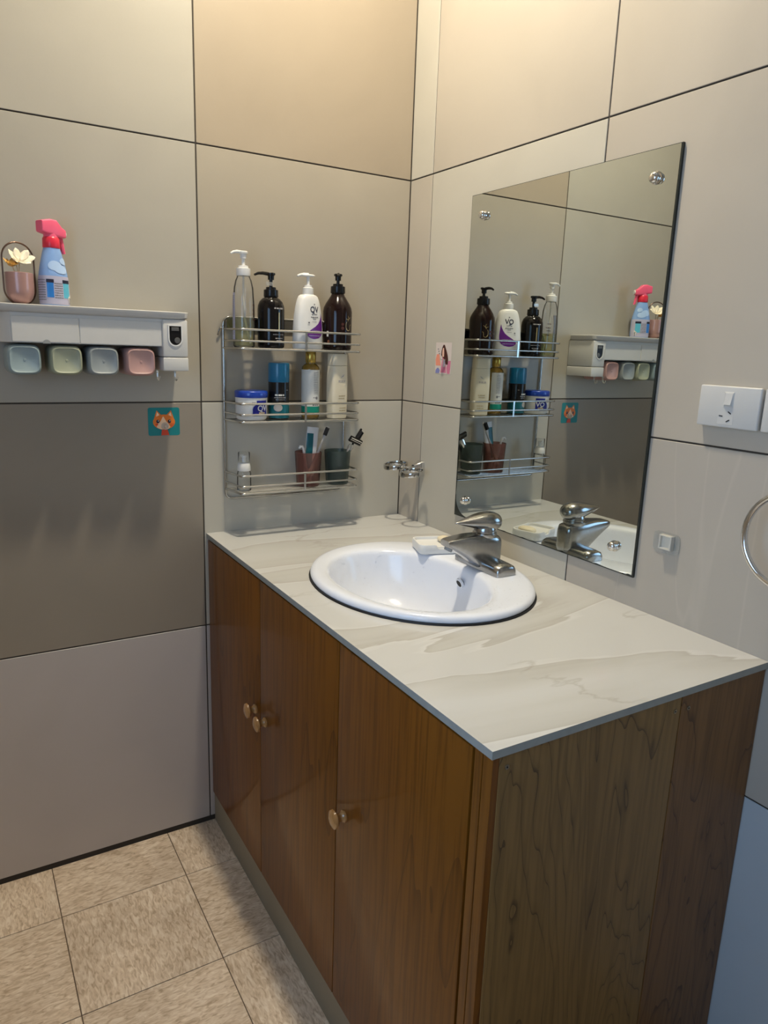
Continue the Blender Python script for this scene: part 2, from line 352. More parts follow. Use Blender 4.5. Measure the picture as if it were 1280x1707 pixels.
def tube(bm, pts, r, n=8, closed=False, caps=True):
    pts = [Vector(p) for p in pts]; m = len(pts)
    rad = r if isinstance(r, (list, tuple)) else [r]*m
    tang = []
    for i in range(m):
        a = pts[(i-1) % m] if (closed or i > 0) else pts[i]; b = pts[(i+1) % m] if (closed or i < m-1) else pts[i]
        tang.append((b-a).normalized())
    up = Vector((0, 0, 1)) if abs(tang[0].z) < .9 else Vector((0, 1, 0))
    nrm = (up-tang[0]*up.dot(tang[0])).normalized(); rings = []
    for i in range(m):
        t = tang[i]; nrm = (nrm-t*nrm.dot(t)).normalized(); bn = t.cross(nrm)
        rings.append([pts[i]+(nrm*math.cos(2*math.pi*k/n)+bn*math.sin(2*math.pi*k/n))*rad[i] for k in range(n)])
    if closed: rings.append(rings[0])
    if closed:
        vr = [[bm.verts.new(p) for p in rg] for rg in rings[:-1]]; vr.append(vr[0])
        for a, b in zip(vr, vr[1:]):
            for i in range(n):
                j = (i+1) % n; bm.faces.new((a[i], a[j], b[j], b[i]))
    else: loft(bm, rings, caps, caps)
    return bm
def rpath(pts, rad, closed=False, seg=5):
    pts = [Vector(p) for p in pts]; n = len(pts); out = []
    for i, p in enumerate(pts):
        if not closed and i in (0, n-1): out.append(p); continue
        a = pts[(i-1) % n]; b = pts[(i+1) % n]; da = (a-p); db = (b-p); r = min(rad, da.length*.49, db.length*.49)
        p0 = p+da.normalized()*r; p1 = p+db.normalized()*r
        for k in range(seg+1):
            t = k/seg; out.append(p0*(1-t)**2+p*2*t*(1-t)+p1*t*t)
    return out
def strip(bm, rows, f, nu=8):
    """rows of (v,u0,u1) become a grid of quads laid on the surface f(u,v)"""
    vr = [[bm.verts.new(f(u0+(u1-u0)*k/nu, v)) for k in range(nu+1)] for v, u0, u1 in rows]
    for a, b in zip(vr, vr[1:]):
        for k in range(nu):
            try: bm.faces.new((a[k], a[k+1], b[k+1], b[k]))
            except ValueError: pass
def rect(bm, u0, u1, v0, v1, f, nu=8, nv=1): strip(bm, [(v0+(v1-v0)*k/nv, u0, u1) for k in range(nv+1)], f, nu)
def disc(bm, u, v, a, b, f, n=8, nu=6):
    strip(bm, [(v+b*math.sin(t), u-a*math.cos(t)-1e-6, u+a*math.cos(t)+1e-6) for t in [(-.5+k/n)*math.pi for k in range(n+1)]], f, nu)
def rrect(bm, u, v, a, b, r, f, nu=4):
    rows = []
    for k in range(5):
        t = k/4*math.pi/2; rows.append((v-b+r-r*math.cos(t), u-a+r-r*math.sin(t), u+a-r+r*math.sin(t)))
    rows += [(2*v-q[0], q[1], q[2]) for q in rows[::-1]]
    strip(bm, rows, f, nu)
def cyl(r, off=.0004, sx=1, sy=1):
    return lambda u, v: Vector(((r+off)*math.sin(u/r)*sx, -(r+off)*math.cos(u/r)*sy, v))
def flatY(y, dirx=1): return lambda u, v: Vector((u, y, v))
def flatX(x): return lambda u, v: Vector((x, u, v))
_txt = {}
def text_geo(s, bold=False):
    k = (s, bold)
    if k in _txt: return _txt[k]
    cu = bpy.data.curves.new('t', 'FONT'); cu.body = s; cu.align_x = 'CENTER'; cu.align_y = 'CENTER'; cu.size = 1; cu.resolution_u = 3
    if bold: cu.offset = .018
    ob = bpy.data.objects.new('t', cu); COL.objects.link(ob); dg = bpy.context.evaluated_depsgraph_get(); dg.update()
    me = bpy.data.meshes.new_from_object(ob.evaluated_get(dg))
    g = ([tuple(v.co) for v in me.vertices], [tuple(p.vertices) for p in me.polygons])
    bpy.data.objects.remove(ob); bpy.data.curves.remove(cu); bpy.data.meshes.remove(me)
    _txt[k] = g; return g
def text(bm, s, size, u, v, f, bold=False, sx=1.):
    vs, fs = text_geo(s, bold); nv = [bm.verts.new(f(u+p[0]*size*sx, v+p[1]*size)) for p in vs]
    for q in fs:
        try: bm.faces.new([nv[i] for i in q])
        except ValueError: pass
def dashes(bm, u0, u1, v, h, f, seed=0):
    """a line of print too fine to read"""
    rg = random.Random(seed); u = u0
    while u < u1-h*.3:
        wd = min(rg.uniform(.7, 2.2)*h, u1-u); rect(bm, u, u+wd, v-h/2*rg.uniform(.7, 1), v+h/2*rg.uniform(.6, 1), f, 2); u += wd+h*.35

# ------------------------------------------------------------------ room shell
XL, YF, ZC = -1.66, -2.62, 2.80
bm = B(); box(bm, XL-.1, .1, YF-.1, .1, -.08, -.0025); floor = struct(obj('floor', bm, 'floorjoint'))
GF = .0010
fx = [XL]+[x for x in (-1.617, -1.320, -1.021, -.7235, -.427, -.13)]+[0]; fx = sorted(fx)
fy = [0, -.187, -.4825, -.779, -1.075, -1.372, -1.669, -1.966, -2.263, -2.56, YF]
shared = {}
for i in range(len(fx)-1):
    for j in range(len(fy)-1):
        x0, x1, y1, y0 = fx[i], fx[i+1], fy[j], fy[j+1]
        if x0 > -.45: continue
        rot = (i+j) % 2; a, b = (x1-x0-GF*2), (y1-y0-GF*2)
        key = (round(a, 3), round(b, 3), rot)
        if key not in shared:
            bm = B(); sx, sy = (b, a) if rot else (a, b); box(bm, -sx/2, sx/2, -sy/2, sy/2, -.0025, 0, .0006, 1)
            me = finish(bm); me.materials.append(M['floor']); shared[key] = me
        o = bpy.data.objects.new('floor_tile', shared[key]); COL.objects.link(o); o.parent = floor
        o.location = ((x0+x1)/2, (y0+y1)/2, 0); o.rotation_euler = (0, 0, R(90) if rot else 0)
G = .0017; T = .009
def tile(parent, axis, a0, a1, z0, z1, mat, jitter=0.):
    """one wall tile; its face lies in the wall plane"""
    key = (axis, round(a1-a0, 3), round(z1-z0, 3), mat)
    if key not in shared:
        w, h = a1-a0-2*G, z1-z0-2*G; bm = B()
        if axis == 'y': box(bm, -w/2, w/2, 0, T, -h/2, h/2, .0008, 1)
        else: box(bm, 0, T, -w/2, w/2, -h/2, h/2, .0008, 1)
        me = finish(bm); me.materials.append(M[mat]); shared[key] = me
    o = bpy.data.objects.new('wall_tile', shared[key]); COL.objects.link(o); o.parent = parent
    c = (a0+a1)/2; z = (z0+z1)/2; o.location = (c, jitter, z) if axis == 'y' else (jitter, c, z); return o
bm = B(); box(bm, XL-.1, .1, .0018, .1, -.08, ZC); wall_back = struct(obj('wall_back', bm, 'grout'))
cols = [(-.6, 0), (-1.2, -.6), (XL, -1.2)]
bk = {3: ['t_tan', 't_sand', 't_dark', 't_light'], 2: ['t_dark', 't_sand', 't_light', 't_dark'], 1: ['t_light', 't_umber', 't_light', 't_dark'], 0: ['t_pale', 't_pale', 't_pale', 't_dark']}
bk[4] = ['t_light', 't_tan', 't_light', 't_dark']
for r in range(5):
    for k, (a, b) in enumerate(cols): tile(wall_back, 'y', a, b, .6*r+(.012 if r == 0 else 0), min(ZC, .6*r+.6), bk[r][k])
bm = B(); box(bm, .0018, .1, YF-.1, .1, -.08, ZC); wall_right = struct(obj('wall_right', bm, 'grout'))
rc = [(-.107, 0), (-.707, -.107), (-1.307, -.707), (-1.907, -1.307), (-2.507, -1.907), (YF, -2.507)]
rk = {3: ['t_light', 't_pink', 't_pink', 't_light', 't_pink', 't_tan'], 2: ['t_pink', 't_light', 't_pink', 't_light', 't_dark', 't_pink'], 1: ['t_pink', 't_light', 't_vein', 't_light', 't_pink', 't_light'], 0: ['t_pale', 't_pale']+['t_bluelit']*4}
rk[4] = ['t_light']*6
for r in range(5):
    for k, (a, b) in enumerate(rc): tile(wall_right, 'x', a, b, .6*r+(.012 if r == 0 else 0), min(ZC, .6*r+.6), rk[r][k])
bm = B(); box(bm, XL-.1, .1, YF-.1, .1, ZC, ZC+.08); struct(obj('ceiling', bm, 'plaster'))
WY0, WY1, WZ0, WZ1 = -2.15, -1.15, .95, 1.95
bm = B(); box(bm, XL-.1, XL, YF, WY0, -.08, ZC); box(bm, XL-.1, XL, WY1, 0, -.08, ZC); box(bm, XL-.1, XL, WY0, WY1, -.08, WZ0); box(bm, XL-.1, XL, WY0, WY1, WZ1, ZC)
struct(obj('wall_left', bm, 'sidewall'))
bm = B(); box(bm, XL-.1, .1, YF-.1, YF, -.08, ZC); struct(obj('wall_front', bm, 'sidewall'))
win = bpy.data.objects.new('window_1', None); COL.objects.link(win); win.location = (XL-.05, (WY0+WY1)/2, WZ0); struct(win)
bm = B()
for a in (WY0+.02, (WY0+WY1)/2, WY1-.02): box(bm, XL-.07, XL-.03, a-.02, a+.02, WZ0, WZ1, .003, 1)
for a in (WZ0+.02, WZ1-.02): box(bm, XL-.07, XL-.03, WY0, WY1, a-.02, a+.02, .003, 1)
obj('window_frame', bm, 'white', win, w=True)
for a, b in ((WY0+.04, (WY0+WY1)/2-.02), ((WY0+WY1)/2+.02, WY1-.04)):
    bm = B(); box(bm, XL-.058, XL-.052, a, b, WZ0+.04, WZ1-.04); obj('pane', bm, 'daylight', win, w=True)

# ceiling lamp (just above the picture)
lx, ly, lz = LAMP_POS
lamp = thing('ceiling_lamp', 'round warm white glowing flush lamp on the ceiling above the basin', 'lamp', (lx, ly, ZC))
bm = B(); lathe(bm, [(.070, 0), (.070, -.016), (.064, -.018), (.048, -.018)], 36); obj('lamp_holder', bm, 'lampbase', lamp)
bm = B(); lathe(bm, [(.050, -.0182), (.048, -.023), (.040, -.028), (.025, -.0315), (.010, -.0325), (.0001, -.0326)], 36); obj('globe', bm, 'lamp', lamp, smooth=60)

# ------------------------------------------------------------------ vanity cabinet
XD, YE, ZT = -.592, -1.180, .857
van = thing('vanity_cabinet', 'brown wooden vanity cabinet with three lacquered doors under the marble worktop', 'cabinet', (-.30, -.59, 0))
bm = B()
box(bm, -.574, -.560, -1.160, -.002, .09, .845)          # face frame sheet behind the doors
box(bm, -.574, -.02, -1.160, -.002, .09, .10)            # bottom
obj('body', bm, 'endwood2', van, w=True)
bm = B(); box(bm, -.588, -.02, -1.163, -.004, 0, .09, .001, 1); obj('plinth', bm, 'plinth', van, w=True)['label'] = 'dull grey-green painted plinth board'
dy = [-.003, -.3765, -.7595, -1.1415]
kn = [(-.347, .516), (-.407, .511), (-.791, .514)]
for i in range(3):
    bm = B(); box(bm, XD, -.575, dy[i+1]+.0012, dy[i]-.0012, .092, .8395, .0012, 2)
    d = obj('door', bm, 'doorwood', van, w=True, center=True)
    bm = B(); y, z = kn[i]
    lathe(bm, [(.0, .0), (.0115, .0), (.0115, .003), (.0085, .006), (.0075, .010), (.009, .014), (.015, .017), (.0178, .020), (.0172, .0235), (.012, .0262), (.006, .0275), (0.0001, .0278)], 24, axis='x')
    for v in bm.verts: v.co = Vector((XD-v.co.x, y+v.co.y, z+v.co.z))
    k = obj('knob', bm, 'knobwood', d, w=True); k['label'] = 'turned honey-coloured wooden knob'
bm = B(); box(bm, XD+.001, -.575, -1.1600, -1.1440, .0, .8440, .0008, 1); obj('stile', bm, 'doorwood', van, w=True)
XS = -.218
bm = B(); box(bm, -.5905, -.5787, YE+.0003, -1.1612, 0, .8444, .0006, 1); obj('edge_strip', bm, 'doorwood', van, w=True)
for a, b, m in ((-.5905, XS-.0010, 'endwood'), (XS+.0010, -.002, 'endwood2')):
    bm = B(); box(bm, a+(.012 if m == 'endwood' else 0), b, YE, -1.1610, .0, .8445, .0008, 1)
    p = obj('side_panel', bm, m, van, w=True, center=True)
    p['label'] = 'cherry veneer board with wavy dark grain' if m == 'endwood' else 'narrower darker veneer board against the wall'
    for sx, sz in (((-.566, .826), (-.232, .822)) if m == 'endwood' else ((-.200, .820),)):
        bm = B(); lathe(bm, [(.0001, -.0012), (.0036, -.0012), (.0036, 0.001)], 12, axis='y')
        for v in bm.verts: v.co += Vector((sx, YE, sz))
        obj('screw', bm, 'screw', p, w=True)
        bm = B(); lathe(bm, [(.0001, -.0016), (.0013, -.0016), (.0013, 0)], 8, axis='y')
        for v in bm.verts: v.co += Vector((sx, YE, sz))
        obj('screw_hole', bm, 'black', p, w=True)

# ------------------------------------------------------------------ marble worktop with the basin cut-out
OC, OA = (-.298, -.568), (.229, .271); IC, IA = (-.335, -.574), (.154, .216)
X0, X1, Y0, Y1 = -.5945, -.0005, -1.1830, -.0005
bm = B(); N_ = 96
angs = [2*math.pi*i/N_ for i in range(N_)]+[math.atan2(y-OC[1], x-OC[0]) % (2*math.pi) for x in (X0, X1) for y in (Y0, Y1)]; angs = sorted(set(angs))
def edge_pt(a):
    dx, dy_ = math.cos(a), math.sin(a); t = 1e9
    if dx > 1e-9: t = min(t, (X1-OC[0])/dx)
    if dx < -1e-9: t = min(t, (X0-OC[0])/dx)
    if dy_ > 1e-9: t = min(t, (Y1-OC[1])/dy_)
    if dy_ < -1e-9: t = min(t, (Y0-OC[1])/dy_)
    return OC[0]+dx*t, OC[1]+dy_*t
def ell_pt(a, s=.95):
    r = 1/math.sqrt((math.cos(a)/OA[0])**2+(math.sin(a)/OA[1])**2)*s; return OC[0]+r*math.cos(a), OC[1]+r*math.sin(a)
rows = [[bm.verts.new((*ell_pt(a), ZT-.012)) for a in angs], [bm.verts.new((*ell_pt(a), ZT)) for a in angs], [bm.verts.new((*edge_pt(a), ZT)) for a in angs], [bm.verts.new((*edge_pt(a), ZT-.012)) for a in angs]]
rows.append(rows[0]); n = len(angs)
for q, (a, b) in enumerate(zip(rows, rows[1:])):
    for i in range(n):
        j = (i+1) % n; fc = bm.faces.new((a[i], a[j], b[j], b[i])); fc.material_index = 0 if q == 1 else 1
top = obj('worktop', bm, ['marble', 'slabedge'], smooth=0)
tag(top, 'polished beige marble slab worktop with grey edge and oval cut-out', 'worktop')

# ------------------------------------------------------------------ basin
def ering(c, a, s, z, n=72): return [Vector((c[0]+a[0]*s*math.cos(2*math.pi*i/n), c[1]+a[1]*s*math.sin(2*math.pi*i/n), z)) for i in range(n)]
bas = thing('wash_basin', 'white oval ceramic drop-in wash basin set into the worktop', 'basin', (OC[0], OC[1], ZT))
DC = (-.318, -.574)
def mixc(t): return (IC[0]+(DC[0]-IC[0])*t, IC[1]+(DC[1]-IC[1])*t)
BR = [(OC, OA, .945, .8575), (OC, OA, .985, .8585), (OC, OA, .998, .862), (OC, OA, 1.0, .866), (OC, OA, .992, .8705), (OC, OA, .975, .8735), (OC, OA, .945, .8750)]
for s, z, t in ((1.085, .8742, 0), (1.03, .8725, 0), (1.0, .869, 0), (.98, .862, 0), (.96, .850, .05), (.925, .830, .1), (.87, .805, .2), (.78, .778, .35), (.64, .756, .55), (.46, .742, .75), (.26, .735, .9), (.13, .733, 1)):
    BR.append((mixc(t), IA, s, z))
bm = B(); loft(bm, [ering(c, a, s, z) for c, a, s, z in BR], False, True)
obj('bowl', bm, 'ceramic', bas, w=True, smooth=60)
bm = B(); vr = loft(bm, [ering(OC, OA, .94, .8572), ering(OC, OA, 1.013, .8572), ering(OC, OA, 1.008, .8605), ering(OC, OA, .985, .8605)], False, False); obj('rim_line', bm, 'black', bas, w=True)['label'] = 'black line under the rim'  # thin black band around the basin, below its rim
bm = B(); lathe(bm, [(.0001, .7345), (.012, .7345), (.018, .7365), (.021, .7362), (.022, .7335)], 24, c=(DC[0], DC[1], 0)); obj('drain', bm, 'chrome', bas, w=True)
# overflow hole in the wall-side of the bowl
bm = B(); lathe(bm, [(.0085, -.0012), (.0112, -.0012), (.0120, .004)], 20, axis='x', cap=False)
bm2 = B(); lathe(bm2, [(.0001, -.0011), (.0090, -.0011), (.0090, .003)], 20, axis='x')
rot = Matrix.Rotation(R(-22), 4, 'Y')
for q, nm, mt in ((bm, 'overflow_rim', 'ceramic'), (bm2, 'overflow_hole', 'black')):
    bmesh.ops.transform(q, matrix=Matrix.Translation((-.1955, -.578, .838)) @ rot, verts=q.verts); obj(nm, q, mt, bas, w=True)
# water drops scattered on rim and bowl
rg = random.Random(4); bm = B()
def bpt(k, a):
    i = int(k); t = k-i; (c0, a0, s0, z0), (c1, a1, s1, z1) = BR[i], BR[min(i+1, len(BR)-1)]
    f = lambda c, aa, s, z: Vector((c[0]+aa[0]*s*math.cos(a), c[1]+aa[1]*s*math.sin(a), z))
    return f(c0, a0, s0, z0).lerp(f(c1, a1, s1, z1), t)
for i in range(520):
    if i < 330: k = rg.uniform(8.5, 15.5); a = rg.uniform(.15*math.pi, 1.25*math.pi)
    else: k = rg.uniform(5.5, 8.2); a = rg.uniform(-.75*math.pi, .1*math.pi)
    p = bpt(k, a); nrm = (bpt(min(k+.25, 18), a)-bpt(k-.25, a)).cross(bpt(k, a+.02)-bpt(k, a-.02)).normalized()
    if nrm.z < 0: nrm = -nrm
    r = rg.choice((.0010, .0012, .0015, .0019)) * rg.uniform(.7, 1.1)
    q = nrm.to_track_quat('Z', 'Y').to_matrix().to_4x4()
    mt = Matrix.Translation(p) @ q @ Matrix.Diagonal((rg.uniform(.8, 1.3), rg.uniform(.8, 1.3), .35, 1))
    bmesh.ops.create_icosphere(bm, subdivisions=1, radius=r, matrix=mt)
dr = obj('water_droplets', bm, 'drop', bas, w=True); dr['kind'] = 'stuff'; dr['label'] = 'tiny clear water droplets on the ceramic'

# ------------------------------------------------------------------ mixer tap
FX, FY, FZ = -.140, -.592, .8748
tap = thing('mixer_tap', 'water-marked chrome single-lever mixer tap standing on the basin rim', 'tap', (FX, FY, FZ))
bm = B()   # base plate with two low rounded wings, along the wall
rings = []
for yy, w_, h_ in ((-.081, .020, .012), (-.0800, .024, .0185), (-.076, .0265, .0225), (-.060, .0275, .0245), (-.03, .0280, .0255), (0, .0285, .026), (.03, .0280, .0255), (.060, .0275, .0245), (.072, .0265, .0225), (.0770, .024, .0185), (.078, .020, .012)):
    ring = [Vector((-w_, yy, 0)), Vector((-w_, yy, h_*.55)), Vector((-w_*.85, yy, h_*.85)), Vector((-w_*.5, yy, h_)), Vector((0, yy, h_*1.03)), Vector((w_*.5, yy, h_)), Vector((w_*.85, yy, h_*.85)), Vector((w_, yy, h_*.55)), Vector((w_, yy, 0))]
    rings.append(ring)
loft(bm, rings); obj('base', bm, 'chromeworn', tap, smooth=50)
# body and spout: sections across y, profile runs from the column out to the tip
def sect(x, zlo, zhi, hw, n=32, e=5.0):
    zc, hz = (zlo+zhi)/2, (zhi-zlo)/2
    return [Vector((x+.12*(v.y)*0, v.x, v.y+zc)) for v in sell(hw, hz, e, n, 0)]
bm = B(); rings = []
for x, lo, hi, hw in ((.0335, .012, .060, .012), (.032, .008, .068, .018), (.024, .006, .0740, .0245), (.008, .006, .0770, .0265), (-.012, .004, .0788, .0265), (-.030, .006, .0797, .0260), (-.046, .018, .0802, .0250), (-.062, .030, .0797, .0235), (-.078, .0405, .0784, .0218), (-.094, .0505, .0770, .0200), (-.106, .0565, .0754, .0182), (-.112, .0600, .0735, .0160)):
    rings.append(sect(x, lo, hi, hw))
loft(bm, rings); obj('spout', bm, 'chromeworn', tap, smooth=50)
bm = B(); lathe(bm, [(.0001, -.004), (.0085, -.004), (.0095, -.002), (.0095, .006)], 16); bmesh.ops.transform(bm, matrix=Matrix.Translation((-.1020, 0, .0525)) @ Matrix.Rotation(R(30), 4, 'Y'), verts=bm.verts)
obj('aerator', bm, 'greyrec', tap)
bm = B(); lathe(bm, [(.0255, .072), (.0275, .078), (.0270, .0815), (.0245, .083), (.0245, .090), (.022, .096)], 28, c=(-.004, 0, 0)); obj('collar', bm, 'chromeworn', tap)
bm = B(); rings = []   # teardrop lever
for x, z, hw, hh in ((.0345, .104, .003, .003), (.033, .104, .012, .0105), (.028, .1045, .0195, .0165), (.018, .105, .0250, .0205), (.004, .1060, .0275, .0215), (-.012, .1070, .0265, .0200), (-.028, .1075, .0235, .0168), (-.044, .1080, .0190, .0128), (-.060, .1082, .0135, .0088), (-.074, .1085, .0080, .0050), (-.084, .1086, .0035, .0025), (-.0875, .1086, .001, .001)):
    rings.append([Vector((x, v.x, z+v.y)) for v in sell(hw, hh, 2.1, 24, 0)])
loft(bm, rings); obj('lever', bm, 'chromeworn', tap, smooth=60)

# ------------------------------------------------------------------ soap dish and soap
sd = thing('soap_dish', 'white plastic soap dish with a notched side on the basin rim behind the tap', 'soap dish', (-.1645, -.4335, .8755), R(-18))
bm = B()
a, b = .050, .042
def rring(a, b, r, z, ns=14, nc=6):
    out = []
    for cx_, cy_, t0, (dx, dy2) in ((a-r, b-r, 0, (-1, 0)), (-a+r, b-r, 90, (0, -1)), (-a+r, -b+r, 180, (1, 0)), (a-r, -b+r, 270, (0, 1))):
        for k in range(nc+1): t = R(t0+90*k/nc); out.append(Vector((cx_+r*math.cos(t), cy_+r*math.sin(t), z)))
        ln = 2*((a-r) if dx else (b-r)); p = out[-1]
        for k in range(1, ns): out.append(Vector((p.x+dx*ln*k/ns, p.y+dy2*ln*k/ns, z)))
    return out
rings = [rring(a*.93, b*.93, .014, 0), rring(a*.98, b*.98, .016, .003), rring(a, b, .017, .010), rring(a, b, .017, .0215), rring(a-.0012, b-.0012, .016, .0232), rring(a-.0042, b-.0042, .014, .0232), rring(a-.0052, b-.0052, .013, .0215), rring(a-.0060, b-.0060, .012, .0165)]
for i, rgn in enumerate(rings):
    if 3 <= i <= 6:
        for v in rgn:
            if v.y < -b*.8 and abs(v.x-.004) < .013: v.z -= .0095*max(0, 1-(abs(v.x-.004)/.013)**4)
loft(bm, rings); obj('tray', bm, 'white', sd, smooth=45)
sp = thing('soap_bar', 'worn cream bar of soap lying in the white soap dish', 'soap', (-.1365, -.4380, .8925), R(-5))
bm = B(); loft(bm, [sell(.013, .020, 2.6, 20, 0), sell(.017, .026, 2.6, 20, .004), sell(.0165, .025, 2.6, 20, .009), sell(.011, .018, 2.4, 20, .0125)]); obj('bar', bm, 'soap', sp, smooth=60)

# ------------------------------------------------------------------ mirror
MY0, MY1, MZ0, MZ1 = -.892, -.292, .919, 1.718
mir = thing('wall_mirror', 'frameless rectangular wall mirror screwed to the tiles above the basin', 'mirror', (0, (MY0+MY1)/2, MZ0))
bm = B(); box(bm, -.0055, -.0003, MY0, MY1, MZ0, MZ1); obj('glass_edge', bm, 'mirroredge', mir, w=True, smooth=0)
rg = random.Random(2); poly = []
poly += [(MY0+.0035, MZ1-.001), (MY0+.0035, MZ0+.004)]
y = MY0+.012
while y < MY1-.075:
    poly.append((y, MZ0+.0022+max(0, rg.gauss(.0, .0012)))); y += rg.uniform(.006, .016)
for k in range(9):
    t = k/8*math.pi/2; poly.append((MY1-.066+.062*math.sin(t)*1.0, MZ0+.0025+.052*(1-math.cos(t))**1.25))
poly += [(MY1-.002, MZ0+.058)]
z = MZ0+.075
while z < MZ0+.24: poly.append((MY1-.0025-abs(rg.gauss(0, .0009)), z)); z += rg.uniform(.008, .02)
poly += [(MY1-.0012, MZ0+.26), (MY1-.0012, MZ1-.001)]
bm = B(); bm.faces.new([bm.verts.new((-.0058, p[0], p[1])) for p in poly]); bmesh.ops.triangulate(bm, faces=bm.faces)
obj('mirror_face', bm, 'silver', mir, w=True, smooth=0)
for y, z in ((-.344, 1.667), (-.843, 1.667), (-.337, .966), (-.838, .971)):
    bm = B(); lathe(bm, [(.0115, .0058), (.0115, .0075), (.0085, .0085), (.0085, .011), (.0098, .013), (.0090, .0168), (.006, .0195), (.0001, .0202)], 20, axis='x')
    for v in bm.verts: v.co = Vector((-v.co.x, v.co.y+y, v.co.z+z))
    obj('mirror_screw', bm, 'chrome', mir, w=True, smooth=50)

# ------------------------------------------------------------------ wall sockets
for i, (ya, yb) in enumerate(((-1.108, -.9945), (-1.2275, -1.1135))):
    s = thing('power_socket', ['white three-pin power socket mounted sideways right of the mirror', 'white wall plate cut by the right edge of the picture beside the socket'][i], ['power socket', 'wall plate'][i], (0, (ya+yb)/2, 1.236))
    za, zb = 1.236, 1.306
    bm = B(); box(bm, -.006, -.0003, ya+.002, yb-.002, za+.002, zb-.002, .001, 1); obj('back_box', bm, 'socketwhite', s, w=True, smooth=18)
    bm = B(); box(bm, -.0135, -.0045, ya, yb, za, zb, .003, 3); obj('plate', bm, 'socketwhite', s, w=True, smooth=18)
    if i == 0:
        bm = B(); box(bm, -0.01420, -0.01250, -1.0605, -1.0425, 1.2705, 1.2965, .0006, 1); obj('switch_frame', bm, 'socketwhite', s, w=True)
        bm = B(); loft(bm, [[Vector((-0.01420, -1.0590, 1.272)), Vector((-0.01420, -1.044, 1.272)), Vector((-0.01420, -1.044, 1.295)), Vector((-0.01420, -1.059, 1.295))], [Vector((-0.01780, -1.0575, 1.275)), Vector((-0.01780, -1.0455, 1.275)), Vector((-0.01460, -1.0455, 1.2945)), Vector((-0.01460, -1.0575, 1.2945))]]); obj('rocker_switch', bm, 'socketwhite', s, w=True, smooth=20)
        f = flatX(-0.01390)
        bm = B(); rect(bm, -1.0635, -1.0345, 1.2415, 1.2685, flatX(-0.01375), 1); obj('socket_face', bm, 'socketwhite', s, w=True, smooth=0)
        for cy, cz, an in ((-1.0405, 1.2555, 4), (-1.0560, 1.2618, 32), (-1.0545, 1.2480, -32)):
            bm = B(); box(bm, -0.01430, -0.01250, -.0034, .0034, -.00085, .00085); bmesh.ops.rotate(bm, verts=bm.verts, cent=(0, 0, 0), matrix=Matrix.Rotation(R(an), 3, 'X'))
            bmesh.ops.translate(bm, verts=bm.verts, vec=(0, cy, cz)); obj('pin_slot', bm, 'black', s, w=True, smooth=0)

# ------------------------------------------------------------------ towel ring (right edge), clear hook plate
tr = thing('towel_ring', 'round chrome towel ring on the right wall, cut by the picture edge', 'towel ring', (0, -1.2165, 1.165))
bm = B(); tube(bm, [(-.056, -1.2165+.0765*math.cos(t), 1.079+.0765*math.sin(t)) for t in [2*math.pi*k/56 for k in range(56)]], .0052, 12, True); obj('ring', bm, 'chrome', tr, w=True, smooth=60)
bm = B(); lathe(bm, [(.025, 0), (.025, -.006), (.013, -.010), (.011, -.040), (.014, -.046), (.014, -.064), (.0001, -.066)], 24, axis='x', c=(-.0003, -1.2165, 1.158)); obj('mount', bm, 'chrome', tr, w=True)
hk = thing('adhesive_hook_plate', 'clear adhesive plastic hook plate stuck on the tile right of the mirror', 'hook', (0, -.956, .985))
bm = B(); loft(bm, [[Vector((x, -.956+v.x, 1.007+v.y)) for v in sell(.0295, .0205, 5, 36, 0)] for x in (-.0004, -.0016)]); obj('backing_plate', bm, 'clearhook', hk, w=True)
bm = B()
for a, b, c, d in ((-.9735, -.9705, .9955, 1.0235), (-.9495, -.9465, .9955, 1.0235), (-.9705, -.9495, .9955, .9985), (-.9705, -.9495, 1.0205, 1.0235)): box(bm, -.012, -.0016, a, b, c, d, .0006, 1)
obj('clip_frame', bm, 'frosthook', hk, w=True)
bm = B(); box(bm, -.006, -.0016, -.9705, -.9495, .9985, 1.0205); obj('clip_core', bm, 'offwhite', hk, w=True)

# ------------------------------------------------------------------ double tumbler ring holder by the corner
th = thing('tumbler_ring_holder', 'chrome wall holder with two empty rings in the corner by the mirror', 'ring holder', (0, -.118, 1.018))
bm = B(); loft(bm, [[Vector((x, -.118+v.x*s, 1.018+v.y*s)) for v in sell(.015, .020, 4, 24, 0)] for x, s in ((-.0003, 1), (-.008, 1), (-.014, .82), (-.024, .6), (-.030, .5))]); obj('mount', bm, 'chrome', th, w=True, smooth=50)
for cy, cz in ((-.0745, 1.021), (-.1615, 1.0135)):
    bm = B(); rad = .0325; n = 40; rings = []
    for dr_, dz in ((-.0022, -.006), (.0022, -.006), (.0030, 0), (.0022, .006), (-.0022, .006), (-.0030, 0), (-.0022, -.006)):
        rings.append([Vector((-.061+(rad+dr_)*math.cos(2*math.pi*k/n), cy+(rad+dr_)*math.sin(2*math.pi*k/n), cz+dz)) for k in range(n)])
    for rg_ in rings:
        for v in rg_: v.z += .13*(v.x+.061)
    loft(bm, rings, False, False); bmesh.ops.remove_doubles(bm, verts=bm.verts, dist=1e-6); obj('ring', bm, 'chromering', th, w=True, smooth=50)
bm = B(); tube(bm, [(-.058, -.1045, 1.018), (-.050, -.108, 1.018), (-.028, -.118, 1.018)], .0055, 10); tube(bm, [(-.058, -.1325, 1.0165), (-.050, -.128, 1.017), (-.028, -.118, 1.018)], .0055, 10); obj('arm', bm, 'chrome', th, w=True)

